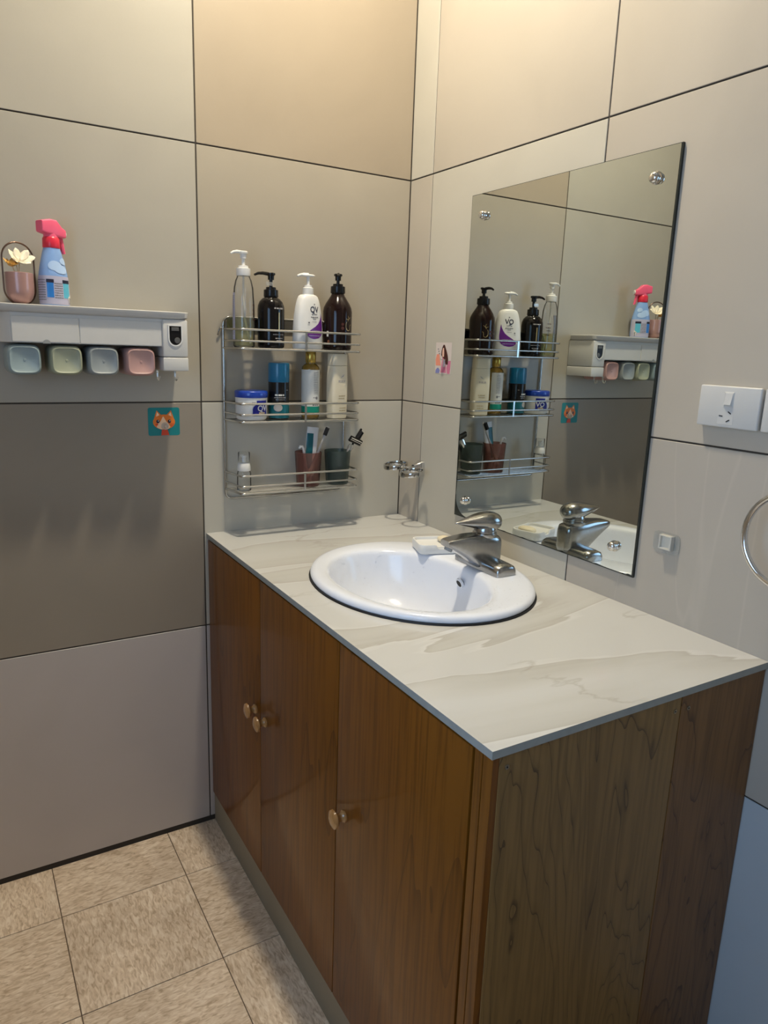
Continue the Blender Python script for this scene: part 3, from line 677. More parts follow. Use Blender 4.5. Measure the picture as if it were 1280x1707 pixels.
# ------------------------------------------------------------------ stickers
def peg(parent, c, axis):
    bm = B(); prof = [(.009, .0008), (.009, .0025), (.0045, .004), (.0038, .012), (.005, .014), (.0045, .016), (.0001, .0165)]
    lathe(bm, prof, 16, axis=axis)
    for v in bm.verts:
        if axis == 'x': v.co = Vector((c[0]-v.co.x, c[1]+v.co.y, c[2]+v.co.z))
        else: v.co = Vector((c[0]+v.co.x, c[1]-v.co.y, c[2]+v.co.z))
    return obj('peg', bm, 'clearhook', parent, w=True)
st = thing('cat_sticker_hook', 'square teal sticker hook with an orange and white cat face under the dispenser', 'sticker', (-.6945, 0, 1.118))
cx, cz = -.6945, 1.1525
def lay(name, mat, k, fn):
    bm = B(); fn(bm, flatY(-.0004-.00018*k)); return obj(name, bm, mat, st, w=True, smooth=0)
lay('sticker_sheet', 'tealsticker', 0, lambda bm, f: rrect(bm, cx, cz, .0385, .0345, .005, f))
def tri(bm, f, pts): bm.faces.new([bm.verts.new(f(*p)) for p in pts])
for s in (-1, 1):
    lay('ear', 'orange', 1, lambda bm, f: tri(bm, f, [(cx+s*.004, cz+.014), (cx+s*.024, cz+.008), (cx+s*.0175, cz+.0275)]))
    lay('ear_inside', 'peach', 2, lambda bm, f: tri(bm, f, [(cx+s*.010, cz+.015), (cx+s*.019, cz+.012), (cx+s*.0165, cz+.0235)]))
lay('head', 'orange', 3, lambda bm, f: disc(bm, cx, cz-.001, .0270, .0185, f, 14))
lay('muzzle', 'peach', 4, lambda bm, f: strip(bm, [(cz-.019, cx-.008, cx+.008), (cz-.014, cx-.018, cx+.015), (cz-.007, cx-.017, cx+.012), (cz+.001, cx-.0085, cx+.005), (cz+.012, cx-.003, cx-.001)], f, 4))
for s in (-1, 1): lay('eye', 'ink', 5, lambda bm, f: disc(bm, cx+s*.014-.001, cz+.0005, .0040, .0044, f))
for s in (-1, 1): lay('eye_glint', 'white', 6, lambda bm, f: disc(bm, cx+s*.014, cz+.002, .0012, .0012, f))
lay('cheek', 'red', 5, lambda bm, f: disc(bm, cx-.018, cz-.007, .0035, .0025, f))
for k in range(3): lay('stripe', 'red', 5, lambda bm, f: rect(bm, cx+.016, cx+.025-.001*k, cz-.006-.003*k, cz-.0048-.003*k, f, 2))
lay('scarf', 'red', 4, lambda bm, f: strip(bm, [(cz-.0338, cx-.008, cx+.012), (cz-.020, cx-.006, cx+.008)], f, 3))
peg(st, (cx+.001, -.0016, cz-.011), 'y')
s2 = thing('picture_sticker_hook', 'small picture sticker with a long brown haired figure left of the mirror', 'sticker', (0, -.197, 1.286))
cy, cz = -.197, 1.327
def lay2(name, mat, k, fn):
    bm = B(); fn(bm, (lambda u, v: Vector((-.0004-.00018*k, cy-u, cz+v)))); return obj(name, bm, mat, s2, w=True, smooth=0)
lay2('sticker_sheet', 'stickerbg', 0, lambda bm, f: rect(bm, -.036, .036, -.041, .041, f, 1))
lay2('coral_patch', 'coral', 1, lambda bm, f: strip(bm, [(-.020, -.033, -.010), (-.004, -.035, -.014), (.010, -.030, -.018)], f, 3))
lay2('lavender_patch', 'lavpr', 1, lambda bm, f: strip(bm, [(-.040, -.034, -.016), (-.032, -.033, -.013), (-.026, -.026, -.020)], f, 3))
lay2('pink_patch', 'pinkpr', 1, lambda bm, f: strip(bm, [(-.040, .020, .032), (-.025, .016, .034), (-.006, .024, .035)], f, 3))
lay2('dress', 'pinkpr', 2, lambda bm, f: strip(bm, [(-.038, -.010, .016), (-.012, -.006, .012), (.004, -.004, .009)], f, 3))
lay2('hair', 'hair', 3, lambda bm, f: strip(bm, [(-.016, .014, .022), (-.002, .004, .023), (.008, -.010, .020), (.018, -.009, .015), (.028, -.006, .009), (.035, -.001, .005)], f, 4))
lay2('face', 'skin', 4, lambda bm, f: strip(bm, [(.004, -.004, .004), (.013, -.005, .004), (.022, -.004, .003), (.027, -.002, .002)], f, 3))
for k in range(3): lay2('print_mark', 'grayink', 1, lambda bm, f: rect(bm, -.027+.003*k, -.022+.003*k, .022-.006*k, .025-.006*k, f, 1))
bm = B(); box(bm, -.014, -.0008, -.209, -.199, 1.3225, 1.3245, .0006, 1); box(bm, -.004, -.0008, -.209, -.199, 1.3045, 1.3225, .0006, 1); box(bm, -.014, -.011, -.209, -.199, 1.3225, 1.329, .0006, 1); obj('peg', bm, 'clearhook', s2, w=True)

# ------------------------------------------------------------------ toothbrush and cup dispenser on the back wall
dp = thing('wall_dispenser', 'white wall-mounted toothpaste dispenser shelf with four cups hung beneath', 'dispenser', (-.845, 0, 1.278))
bm = B()   # flat tray on top with a raised lip
def slab(x0, x1, y0, y1, z, e=14, n=56):
    return [Vector(((x0+x1)/2+v.x, (y0+y1)/2+v.y, z)) for v in sell((x1-x0)/2, (y1-y0)/2, e, n, 0)]
loft(bm, [slab(-1.054, -.664, -.110, -.0005, 1.3955), slab(-1.060, -.658, -.116, -.0005, 1.400), slab(-1.061, -.657, -.117, -.0005, 1.4105), slab(-1.0595, -.6585, -.1155, -.002, 1.4118), slab(-1.056, -.662, -.112, -.005, 1.4085)]); obj('tray', bm, 'tray', dp, w=True, smooth=50)
bm = B(); P = [(-1.049, -.0005), (-1.049, -.068), (-1.046, -.078), (-1.030, -.102), (-1.025, -.106), (-.7165, -.106), (-.7165, -.0005)]
loft(bm, [[Vector((x, y, z)) for x, y in P] for z in (1.3345, 1.3952)]); obj('cabinet_box', bm, 'hold', dp, w=True, smooth=25)
bm = B(); box(bm, -1.0235, -.8945, -.1085, -.104, 1.3360, 1.3880, .0010, 2); d = obj('flap_door', bm, 'hold', dp, w=True, smooth=18)
bm = B(); lathe(bm, [(.0001, -.1090), (.008, -.1090), (.008, -.107)], 16, axis='y', c=(-.959, 0, 1.3335)); bmesh.ops.delete(bm, geom=[v for v in bm.verts if v.co.z < 1.3333], context='VERTS'); obj('finger_notch', bm, 'greyrec', d, w=True)
bm = B(); box(bm, -.8925, -.7200, -.1075, -.104, 1.3355, 1.3885, .0008, 2); obj('front_panel', bm, 'hold', dp, w=True, smooth=18)
bm = B(); box(bm, -.7185, -.6615, -.112, -.0005, 1.3115, 1.3952, .004, 3); col_ = obj('paste_column', bm, 'hold', dp, w=True, smooth=18)
bm = B(); box(bm, -.7190, -.6610, -.112, -.0005, 1.2800, 1.3105, .003, 3); obj('paste_drawer', bm, 'hold', dp, w=True, smooth=18)
def arch(a, zt, zb, cx, n=14):
    pts = [(cx-a, zt), (cx-a, zb+a)]; pts += [(cx-a*math.cos(math.pi*k/n), zb+a-a*math.sin(math.pi*k/n)) for k in range(1, n)]; pts += [(cx+a, zb+a), (cx+a, zt)]; return pts
A0 = arch(.0165, 1.3835, 1.3355, -.6905); A1 = arch(.0135, 1.3805, 1.3385, -.6905)
bm = B(); loft(bm, [[Vector((x, y, z)) for x, z in P] for P, y in ((A0, -.1118), (A0, -.1140), (A1, -.1140), (A1, -.1118))], False, False); obj('opening_frame', bm, 'white', col_, w=True)
bm = B(); bm.faces.new([bm.verts.new((x, -.1124, z)) for x, z in A1]); obj('opening', bm, 'dark', col_, w=True)
bm = B(); box(bm, -.6990, -.6820, -.1136, -.1120, 1.3700, 1.3780, .0005, 1); lathe(bm, [(.0001, -.1136), (.006, -.1136), (.007, -.112)], 16, axis='y', c=(-.686, 0, 1.349)); obj('squeezer', bm, 'darkgrey', col_, w=True)
cups = [(-1.003, 'cupblue', 'pale blue'), (-.9215, 'cupgreen', 'sage green'), (-.846, 'cupgrey', 'grey-blue'), (-.7665, 'cuppink', 'pink')]
for x, mt, nm in cups:
    c = thing('toothbrush_cup', f'{nm} square plastic cup hanging under the white wall dispenser', 'cup', (x, -.056, 1.2665), 0, 'cups under the wall dispenser')
    bm = B(); e = 4.2; rings = []
    for y, s in ((.046, 1.03), (.030, 1.03), (-.030, 1.02), (-.041, .99), (-.0480, .92), (-.0500, .85), (-.0492, .80), (-.0478, .76)):
        rings.append([Vector((v.x*s, y, v.y*s+.0325)) for v in sell(.0325, .0310, e, 40, 0)])
    loft(bm, rings); obj('cup_body', bm, mt, c, smooth=50)
    bm = B(); lathe(bm, [(.0001, -.0486), (.0022, -.0486), (.0030, -.0470)], 12, axis='y', c=(0, 0, .0325)); obj('base_dimple', bm, mt, c)
for x in (-.7305, -.6905):
    bm = B(); tube(bm, rpath([(x, -.100, 1.281), (x, -.100, 1.262), (x, -.112, 1.259), (x+.002, -.114, 1.268)], .008), .0022, 8); lathe(bm, [(.003, 1.2800), (.003, 1.275)], 10, c=(x, -.1, 0)); obj('hook', bm, 'clearhook', dp, w=True)

# ------------------------------------------------------------------ spray bottle
sb = thing('spray_bottle', 'light blue trigger spray bottle with pink head on the dispenser shelf', 'spray bottle', (-.932, -.058, 1.4090), R(28))
prof = [(0, .026, .019), (.003, .0305, .022), (.02, .0318, .0225), (.055, .0312, .022), (.070, .0295, .021), (.085, .0262, .0195), (.100, .0222, .018), (.112, .0188, .0165), (.119, .0165, .0155), (.124, .0150, .0150)]
bm = B(); loft(bm, [sell(a, b, 2.4, 32, z) for z, a, b in prof]); bt = obj('bottle', bm, 'spray', sb, smooth=60)
def sbf(off):
    def f(u, v):
        for (z0, a0, b0), (z1, a1, b1) in zip(prof, prof[1:]):
            if v <= z1: break
        t = max(0, min(1, (v-z0)/(z1-z0))); a, b = a0+(a1-a0)*t+off, b0+(b1-b0)*t+off
        ang = u; ct, s_ = math.sin(ang), -math.cos(ang)
        return Vector((a*math.copysign(abs(ct)**(2/2.4), ct), b*math.copysign(abs(s_)**(2/2.4), s_), v))
    return f
def lay3(name, mat, k, fn):
    bm = B(); fn(bm, sbf(.0004+.0002*k)); return obj(name, bm, mat, bt, smooth=60)
lay3('label', 'lilac', 0, lambda bm, f: rect(bm, -2.3, 1.5, .006, .064, f, 40, 6))
for i, (u0, u1, mt) in enumerate(((-.95, -.42, 'skyprint'), (.15, .75, 'aqua'))):
    lay3('print_panel', mt, 1, lambda bm, f: rect(bm, u0, u1, .020, .050, f, 10, 3))
    lay3('print_band', 'ink', 2, lambda bm, f: rect(bm, u0-.03, u1+.03, .050, .057, f, 10, 1))
bm = B()
for k in range(7): dashes(bm, -.36, .10, .049-.0048*k, .05, (lambda u, v: sbf(.0008)(u, .049-.0048*k+(v-(.049-.0048*k))*.045)), k)
for k in range(9): dashes(bm, -1.9, -1.05, .055-.005*k, .05, (lambda u, v: sbf(.0008)(u, .055-.005*k+(v-(.055-.005*k))*.045)), 20+k)
obj('fine_print', bm, 'grayink', bt)
lay3('flower_print', 'paper', 3, lambda bm, f: (disc(bm, .62, .020, .10, .0042, f), disc(bm, .78, .024, .10, .0038, f), disc(bm, .72, .014, .10, .004, f)))
lay3('flower_stalk', 'ink', 4, lambda bm, f: (rect(bm, .70, .76, .008, .020, f, 2), disc(bm, .66, .020, .03, .0015, f)))
for k, (u, v, a, b) in enumerate(((-.3, .085, .55, .010), (.2, .078, .5, .009), (.5, .095, .4, .007))): lay3('cloud_print', 'skypale', 1+k, lambda bm, f: disc(bm, u, v, a, b, f, 8, 12))
bm = B(); lathe(bm, [(.0165, .121), (.0175, .123), (.0170, .140), (.0150, .143)], 24); obj('collar', bm, 'redtrig', sb)
bm = B()   # trigger head: nozzle points to local +x side towards the wall side
hd = [(-.0255, .1625, .0110, .0110), (-.0245, .1625, .0118, .0118), (-.006, .1630, .0138, .0160), (.007, .1610, .0148, .0170), (.020, .1545, .0132, .0105), (.0285, .1530, .0108, .0085), (.0300, .1530, .0100, .0078)]
loft(bm, [[Vector((x, v.x, z+v.y)) for v in sell(hw, hh, 7, 24, 0)] for x, z, hw, hh in hd])
for x in (1,): pass
h = obj('trigger_head', bm, 'pinktrig', sb, smooth=30)
bm = B(); lathe(bm, [(.0150, .140), (.0140, .150)], 20); obj('neck', bm, 'pinktrig', sb)
bm = B(); tube(bm, rpath([(.016, 0, .150), (.023, 0, .140), (.0255, 0, .124), (.029, 0, .114)], .01), [.0055]+[.005]*6+[.0045]*5+[.0035], 8) if False else tube(bm, [(.016, 0, .150), (.022, 0, .142), (.0245, 0, .130), (.0265, 0, .120), (.029, 0, .113)], [.006, .0058, .0052, .0045, .0035], 8); obj('trigger', bm, 'pinktrig', sb)
bm = B(); lathe(bm, [(.0001, .0335), (.007, .0335), (.0075, .030)], 12, axis='x', c=(0, 0, .1530)); obj('nozzle', bm, 'white', sb)

# ------------------------------------------------------------------ hoop vase with dried flowers
vs = thing('hoop_vase', 'rose pink pot in a bronze wire hoop with dried flowers on the dispenser shelf', 'vase', (-.9985, -.066, 1.4085), R(20))
bm = B(); pts = []
a, hh = .0325, .1265
for k in range(25): t = math.pi*k/24; pts.append((a*math.cos(t), 0, hh-a+a*math.sin(t)))
for k in range(25): t = math.pi+math.pi*k/24; pts.append((a*math.cos(t), 0, .0018+a+a*math.sin(t)))
tube(bm, pts, .0018, 8, True); obj('hoop', bm, 'bronze', vs, smooth=60)
bm = B(); loft(bm, [sell(.0272*s, .0272*s, 2, 36, z) for s, z in ((.12, .0045), (.45, .0058), (.70, .010), (.88, .017), (.97, .026), (1, .036), (1, .066), (.95, .0668), (.94, .062), (.9, .05))]); obj('pot', bm, 'pot', vs, smooth=50)
bm = B()
for p in ([(0, 0, .05), (.001, -.002, .085)], [(.001, 0, .05), (-.004, -.003, .075), (-.010, -.005, .090)], [(-.002, 0, .05), (-.012, .002, .080)]): tube(bm, p, .0011, 6)
obj('stems', bm, 'stem', vs)
def petals(name, c, n, ln, wd, lift, mat, rng, tilt=0):
    bm = B()
    for k in range(n):
        t = 2*math.pi*k/n+rng.uniform(-.2, .2); l = ln*rng.uniform(.85, 1.15); d = Vector((math.cos(t), math.sin(t)*.8, 0)); sd_ = Vector((-math.sin(t), math.cos(t), 0))
        rows_ = []
        for q, (s, wv) in enumerate(((0, .15), (.3, .7), (.6, 1), (.85, .65), (1, .08))):
            p = Vector(c)+d*l*s+Vector((0, 0, lift*l*(s**1.3)*rng.uniform(.9, 1.1)))
            rows_.append([bm.verts.new(p-sd_*wd*wv), bm.verts.new(p-Vector((0, 0, wd*.3*wv))), bm.verts.new(p+sd_*wd*wv)])
        for r0, r1 in zip(rows_, rows_[1:]):
            for i in range(2): bm.faces.new((r0[i], r0[i+1], r1[i+1], r1[i]))
    bmesh.ops.rotate(bm, verts=bm.verts, cent=c, matrix=Matrix.Rotation(R(tilt), 3, 'X'))
    o = obj(name, bm, mat, vs, smooth=60); md = o.modifiers.new('thick', 'SOLIDIFY'); md.thickness = .0006
petals('white_flower', (.003, -.002, .090), 7, .026, .0085, .55, 'petal', random.Random(5), 48)
petals('straw_flower', (-.0165, -.004, .080), 16, .015, .0030, .6, 'petal2', random.Random(6), 30)
bm = B(); bmesh.ops.create_icosphere(bm, subdivisions=2, radius=.0085, matrix=Matrix.Translation((-.0155, -.004, .0835)) @ Matrix.Diagonal((1, 1, .75, 1))); obj('straw_flower_head', bm, 'petal2', vs)

# ------------------------------------------------------------------ wire rack on the back wall
RX0, RX1, RYF = -.5425, -.1965, -.0965
rack = thing('wire_rack', 'three-tier chrome wire rack holding toiletries on the back wall', 'rack', ((RX0+RX1)/2, 0, .946))
bm = B(); tube(bm, rpath([(RX0, -.006, .947), (RX1, -.006, .947), (RX1, -.006, 1.411), (RX0, -.006, 1.411)], .022, True, 6), .0031, 8, True); obj('back_frame', bm, 'steel', rack, w=True, smooth=60)
bm = B(); box(bm, RX0+.010, RX1-.010, -.0052, -.0038, 1.384, 1.408, .0003, 1); obj('back_plate', bm, 'chromeworn', rack, w=True)
bm = B(); tube(bm, rpath([(RX0-.014, -.004, 1.366), (RX0-.012, -.010, 1.380), (RX0, -.006, 1.392)], .006), .002, 8); obj('side_catch', bm, 'steel', rack, w=True)
for zb in (1.3355, 1.1560, .9745):
    for k, (dz, r_) in enumerate(((0, .0030), (.0185, .0026), (.0455, .0029))):
        bm = B(); z = zb+dz; tube(bm, rpath([(RX0+.001, -.008, z), (RX0+.013, RYF, z), (RX1-.002, RYF, z), (RX1, -.008, z)], .010, False, 5), r_, 8); obj(['shelf_rim', 'lower_rail', 'upper_rail'][k], bm, 'steel', rack, w=True, smooth=60)
    bm = B(); box(bm, -.3565-.003, -.3565+.003, RYF-.0030, RYF-.0018, zb-.002, zb+.047, .0004, 1); obj('upright', bm, 'steel', rack, w=True)
    bm = B()
    for k in range(11):
        y = -.012-.0077*k; xl = RX0+.001+.012*(-y/.0965); tube(bm, [(xl, y, zb+.0015), (RX1, y, zb+.0015)], .0012, 6)
    for x in (-.50, -.43, -.3565, -.29, -.23): tube(bm, [(x, -.010, zb-.0008), (x, RYF, zb-.0008)], .0012, 6)
    g = obj('shelf_wires', bm, 'steel', rack, w=True, smooth=60); g['kind'] = 'stuff'

# ------------------------------------------------------------------ bottles on the top tier
ZA = 1.3386; ZB = 1.1591; ZD = .9776
def pump(root, z, r, mat, ang, kind, tall, k=1.):
    """closure collar, shaft and actuator with a spout; ang is the spout direction"""
    bm = B(); lathe(bm, [(r, z), (r*1.04, z+.002), (r*1.02, z+.017), (r*.8, z+.0185), (r*.72, z+.0185), (r*.70, z+.0235), (r*.4, z+.0245)], 24); obj('pump_collar', bm, mat, root)
    bm = B(); lathe(bm, [(.0042, z+.022), (.0042, z+.024+tall), (.006, z+.026+tall)] if kind != 'flare' else [(.004, z+.022), (.0042, z+.026+tall*.4), (.0072, z+.026+tall)], 16); obj('pump_shaft', bm, mat, root)
    bm = B(); zt = z+.026+tall
    if kind == 'disc':
        loft(bm, [sell(.0150, .008, 2.2, 24, zt), sell(.0195, .0090, 2.2, 24, zt+.0025), sell(.015, .007, 2.2, 24, zt+.0055)])
        tube(bm, [(0, 0, zt+.0035), (.012, 0, zt+.004), (.022, 0, zt+.0025), (.0300, 0, zt-.0005)], [.0055, .0045, .0036, .0026], 8)
    else:
        lathe(bm, [(.0075, zt-.012), (.0078, zt-.002), (.0108, zt), (.0110, zt+.0035), (.009, zt+.0050)], 20)
        tube(bm, [(.004*k, 0, zt+.0015), (.015*k, 0, zt+.0028), (.024*k, 0, zt+.0015), (.031*k, 0, zt-.0028)], [.0045, .0040, .0034, .0026], 8)
    bmesh.ops.rotate(bm, verts=bm.verts, cent=(0, 0, 0), matrix=Matrix.Rotation(ang, 3, 'Z')); obj('pump_head', bm, mat, root)

b = thing('pump_bottle', 'tall clear pump bottle with a little yellow-green soap and white pump', 'bottle', (-.5085, -.062, ZA), 0, 'pump bottles on the top tier')
cp = [(0, .0235), (.003, .0262), (.03, .0265), (.10, .0258), (.14, .0235), (.158, .0195), (.166, .0155), (.170, .0145)]
bm = B(); lathe(bm, [(r, z) for z, r in cp], 32); obj('bottle_body', bm, 'clear', b, smooth=60)
bm = B(); lathe(bm, [(.0215, .0025), (.0245, .004), (.0250, .03), (.0246, .071), (.0001, .0712)], 32); obj('liquid_soap', bm, 'liquid', b, smooth=60)
bm = B(); tube(bm, [(0, 0, .168), (-.001, 0, .12), (.002, -.001, .07), (.010, -.002, .03), (.0165, -.003, .010)], .0026, 8); obj('dip_tube', bm, 'offwhite', b)
f = cyl(.0264); bm = B(); rect(bm, -.049, -.033, .018, .128, lambda u, v: cyl(.0264-.0022*max(0, (v-.10)/.04))(u, v), 6, 8); obj('side_label', bm, 'lilac', b, smooth=60)
bm = B()
for k in range(20): dashes(bm, -.047, -.035, .120-.0047*k, .0022, cyl(.0262, .0008), k)
obj('fine_print', bm, 'grayink', b)
bm = B()
for k, v in enumerate((.100, .088, .079, .066)): dashes(bm, .014, .026+.003*(k % 2), v, .0028, cyl(.0258, .0010), 40+k)
obj('red_print', bm, 'hair', b)
pump(b, .168, .0165, 'white', R(180), 'hook', .026)

b = thing('pump_bottle', 'glossy black pump bottle with thin silver lettering and a black pump', 'bottle', (-.4375, -.062, ZA), R(14), 'pump bottles on the top tier')
bm = B(); lathe(bm, [(.029, 0), (.0325, .003), (.0335, .008), (.0335, .092), (.0325, .102), (.0285, .112), (.022, .119), (.016, .122), (.0155, .125)], 36); obj('bottle_body', bm, 'blackgloss', b, smooth=60)
f = cyl(.0337); bm = B(); dashes(bm, -.013, .013, .096, .0042, f, 3); dashes(bm, -.016, .016, .033, .0022, f, 5); dashes(bm, -.010, .012, .024, .0024, f, 6); dashes(bm, -.007, .009, .019, .0022, f, 8); obj('lettering', bm, 'silverink', b)
bm = B(); rect(bm, -.0016, .0016, .044, .086, f, 1, 2); obj('gold_bar', bm, 'goldink', b)
pump(b, .123, .0175, 'dark', R(180-14), 'hook', .027, 1.4)
bm = B(); box(bm, -.0145, .0030, -.006, -.0055, .150, .1585); bmesh.ops.rotate(bm, verts=bm.verts, cent=(0, 0, 0), matrix=Matrix.Rotation(R(-14), 3, 'Z')); obj('pump_tag', bm, 'clearhook', b)

b = thing('pump_bottle', 'white oval QV pump bottle with a purple swoosh on its label', 'bottle', (-.3375, -.064, ZA), R(17), 'pump bottles on the top tier')
qp = [(0, .0400, .0205), (.003, .0432, .0228), (.016, .0440, .0235), (.019, .0432, .0230), (.021, .0438, .0234), (.05, .0432, .0230), (.08, .0405, .0220), (.105, .0360, .0205), (.122, .0310, .0188), (.131, .0262, .0172), (.1345, .0200, .0152), (.1355, .0140, .0135)]
bm = B(); loft(bm, [sell(a, c, 2.7, 48, z) for z, a, c in qp]); bq = obj('bottle_body', bm, 'white', b, smooth=50)
def qf(off):
    def f(u, v):
        for (z0, a0, b0), (z1, a1, b1) in zip(qp, qp[1:]):
            if v <= z1: break
        t = max(0, min(1, (v-z0)/(z1-z0))); a, c = a0+(a1-a0)*t, b0+(b1-b0)*t
        x = max(-.98, min(.98, u/a)); return Vector((u, -(c*(1-abs(x)**2.7)**(1/2.7))-off, v))
    return f
bm = B(); strip(bm, [(.026, -.002, .004), (.028, -.012, .016), (.032, -.019, .024), (.037, -.0225, .0288), (.043, -.018, .0312), (.050, -.007, .0322), (.057, .006, .0325), (.064, .0155, .0320), (.072, .0215, .0312), (.082, .0262, .0300), (.090, .0280, .0288)], qf(.0005), 10); obj('swoosh', bm, 'purple', bq, smooth=60)
bm = B(); text(bm, 'QV', .0205, .003, .098, qf(.0006), True, .95); obj('brand_lettering', bm, 'ink', bq)
bm = B(); disc(bm, .004, .1115, .0020, .0018, qf(.0006)); dashes(bm, -.006, .012, .087, .0026, qf(.0006), 2); dashes(bm, -.009, .015, .080, .0034, qf(.0006), 3); dashes(bm, -.002, .008, .0752, .0032, qf(.0006), 4); dashes(bm, -.005, .010, .0685, .0016, qf(.0006), 7); disc(bm, -.0155, .066, .0026, .0022, qf(.0006)); dashes(bm, -.019, -.012, .0605, .0016, qf(.0006), 9); obj('fine_print', bm, 'grayink', bq)
bm = B(); dashes(bm, -.006, .024, .0465, .0016, qf(.0008), 12); dashes(bm, -.016, .022, .034, .0018, qf(.0008), 14); obj('pale_print', bm, 'lilac', bq)
pump(b, .1345, .0135, 'white', R(180-17), 'disc', .019)

b = thing('pump_bottle', 'dark brown rounded pump bottle with gold script at the right end of the top tier', 'bottle', (-.2475, -.0545, ZA), R(18), 'pump bottles on the top tier')
bm = B(); lathe(bm, [(.033, 0), (.0372, .003), (.0383, .009), (.0383, .098), (.0365, .108), (.0318, .118), (.0240, .130), (.0185, .138), (.0165, .143), (.0160, .146)], 40); obj('bottle_body', bm, 'brownglass', b, smooth=60)
f = cyl(.0385); bm = B()
for pts in ([(-.004, .052), (-.006, .058), (-.006, .068), (-.004, .072)], [(-.006, .058), (0, .050), (.007, .052), (.008, .064)], [(0, .074), (.003, .082), (.001, .088)], [(-.006, .080), (.002, .078), (.009, .084)], [(.008, .064), (.012, .066)]):
    for (u0, v0), (u1, v1) in zip(pts, pts[1:]):
        d = Vector((u1-u0, v1-v0)).normalized(); nx, ny = -d.y*.0006, d.x*.0006
        bm.faces.new([bm.verts.new(f(*p)) for p in ((u0-nx, v0-ny), (u1-nx, v1-ny), (u1+nx, v1+ny), (u0+nx, v0+ny))])
obj('gold_script', bm, 'goldink', b)
bm = B(); disc(bm, -.016, .066, .0038, .0038, f); disc(bm, -.016, .056, .0044, .0044, f); obj('copper_mark', bm, 'hair', b)
bm = B(); rect(bm, -.0600, -.0540, .034, .048, f, 3); obj('barcode', bm, 'paper', b)
bm = B(); disc(bm, -.0540, .021, .0035, .0045, f); obj('orange_mark', bm, 'coppermark', b)
pump(b, .1445, .0185, 'dark', math.atan2(-.9, -.42)-R(18), 'hook', .018)

# ------------------------------------------------------------------ middle tier
t = thing('cream_tub', 'round white QV cream tub with a blue screw lid on the middle tier', 'tub', (-.4875, -.053, ZB), R(13))
bm = B(); lathe(bm, [(.033, 0), (.0375, .003), (.0395, .010), (.0402, .052), (.0405, .0575)], 40); tb = obj('tub_body', bm, 'white', t, smooth=50)
bm = B(); lathe(bm, [(.0410, .0565), (.0418, .0580), (.0418, .0700), (.0400, .0728), (.0370, .0738), (.0001, .0738)], 40); obj('lid', bm, 'blue', t, smooth=40)
f = cyl(.0402); bm = B(); strip(bm, [(.012, -.020, .022), (.030, -.020, .022), (.036, -.017, .022), (.041, -.010, .022)], lambda u, v: cyl(.0402, .0007)(u, v), 12); rect(bm, -.010, .022, .0435, .0505, lambda u, v: cyl(.0402, .0007)(u, v), 8); obj('blue_label', bm, 'blueink', tb, smooth=60)
bm = B(); text(bm, 'QV', .0200, .006, .0305, cyl(.0402, .0011), True); obj('brand_lettering', bm, 'white', tb)
bm = B(); rect(bm, -.004, .014, .0170, .0215, cyl(.0402, .0011), 4); obj('cream_print', bm, 'creamprint', tb)
bm = B(); dashes(bm, -.021, -.013, .0455, .003, cyl(.0402, .0008), 3); obj('fine_print', bm, 'grayink', tb)

t = thing('aerosol_can', 'black and teal aerosol can with a teal blue cap beside the cream tub', 'spray can', (-.4095, -.046, ZB), R(-14))
bm = B(); lathe(bm, [(.0235, 0), (.0262, .002), (.0268, .006), (.0268, .094), (.0262, .097)], 32); ca = obj('can', bm, 'dark', t, smooth=50)
bm = B(); lathe(bm, [(.0268, .0945), (.0272, .0960), (.0272, .1385), (.0262, .1425), (.022, .1435), (.0001, .1430)], 32); obj('cap', bm, 'aerocap', t, smooth=50)
bm = B(); lathe(bm, [(.0270, .003), (.0271, .042), (.0268, .0425)], 32, cap=False); obj('teal_band', bm, 'teal', ca, smooth=50)
bm = B(); disc(bm, -.006, .030, .0115, .0095, cyl(.0270, .0006), 10); obj('silver_patch', bm, 'silverink', ca)
bm = B(); dashes(bm, -.014, .010, .062, .0046, cyl(.0268), 5); obj('white_print', bm, 'paper', ca)
bm = B(); dashes(bm, -.016, .014, .0555, .0022, cyl(.0268), 6); dashes(bm, -.012, .012, .0505, .0016, cyl(.0268), 7); dashes(bm, .017, .023, .075, .0016, cyl(.0268), 9); obj('fine_print', bm, 'silverink', ca)

t = thing('oil_bottle', 'slim bottle of amber oil with white and green label and gold cap', 'bottle', (-.3195, -.046, ZB), R(-18))
bm = B(); lathe(bm, [(.020, 0), (.0230, .002), (.0238, .006), (.0238, .128), (.0225, .134), (.016, .141), (.0125, .143), (.0125, .147)], 32); ob_ = obj('bottle_body', bm, 'oil', t, smooth=60)
bm = B(); lathe(bm, [(.0132, .1455), (.0138, .1465), (.0138, .1715), (.0128, .1735), (.0001, .1735)], 28); obj('cap', bm, 'gold', t, smooth=40)
bm = B(); rect(bm, -.036, .036, .032, .127, cyl(.0238, .0003), 24, 1); obj('label', bm, 'paper', ob_, smooth=60)
bm = B(); rect(bm, -.036, .036, .016, .032, cyl(.0238, .0003), 24, 1); obj('green_band', bm, 'greenlabel', ob_, smooth=60)
bm = B()
for k in range(14): dashes(bm, .006, .020, .120-.0042*k, .0016, cyl(.0238, .0006), 60+k)
disc(bm, .015, .054, .0034, .0040, cyl(.0238, .0006)); dashes(bm, .005, .012, .055, .003, cyl(.0238, .0006), 3); dashes(bm, .003, .020, .0355, .0036, cyl(.0238, .0006), 33); obj('fine_print', bm, 'grayink', ob_)
t = thing('lotion_tube', 'cream white flat-sided lotion bottle standing right of the oil bottle', 'bottle', (-.2485, -.062, ZB), R(14))
tp = [(0, .0235, .0150), (.002, .0255, .0168), (.05, .0272, .0180), (.10, .0272, .0178), (.125, .0262, .0170), (.139, .0255, .0165)]
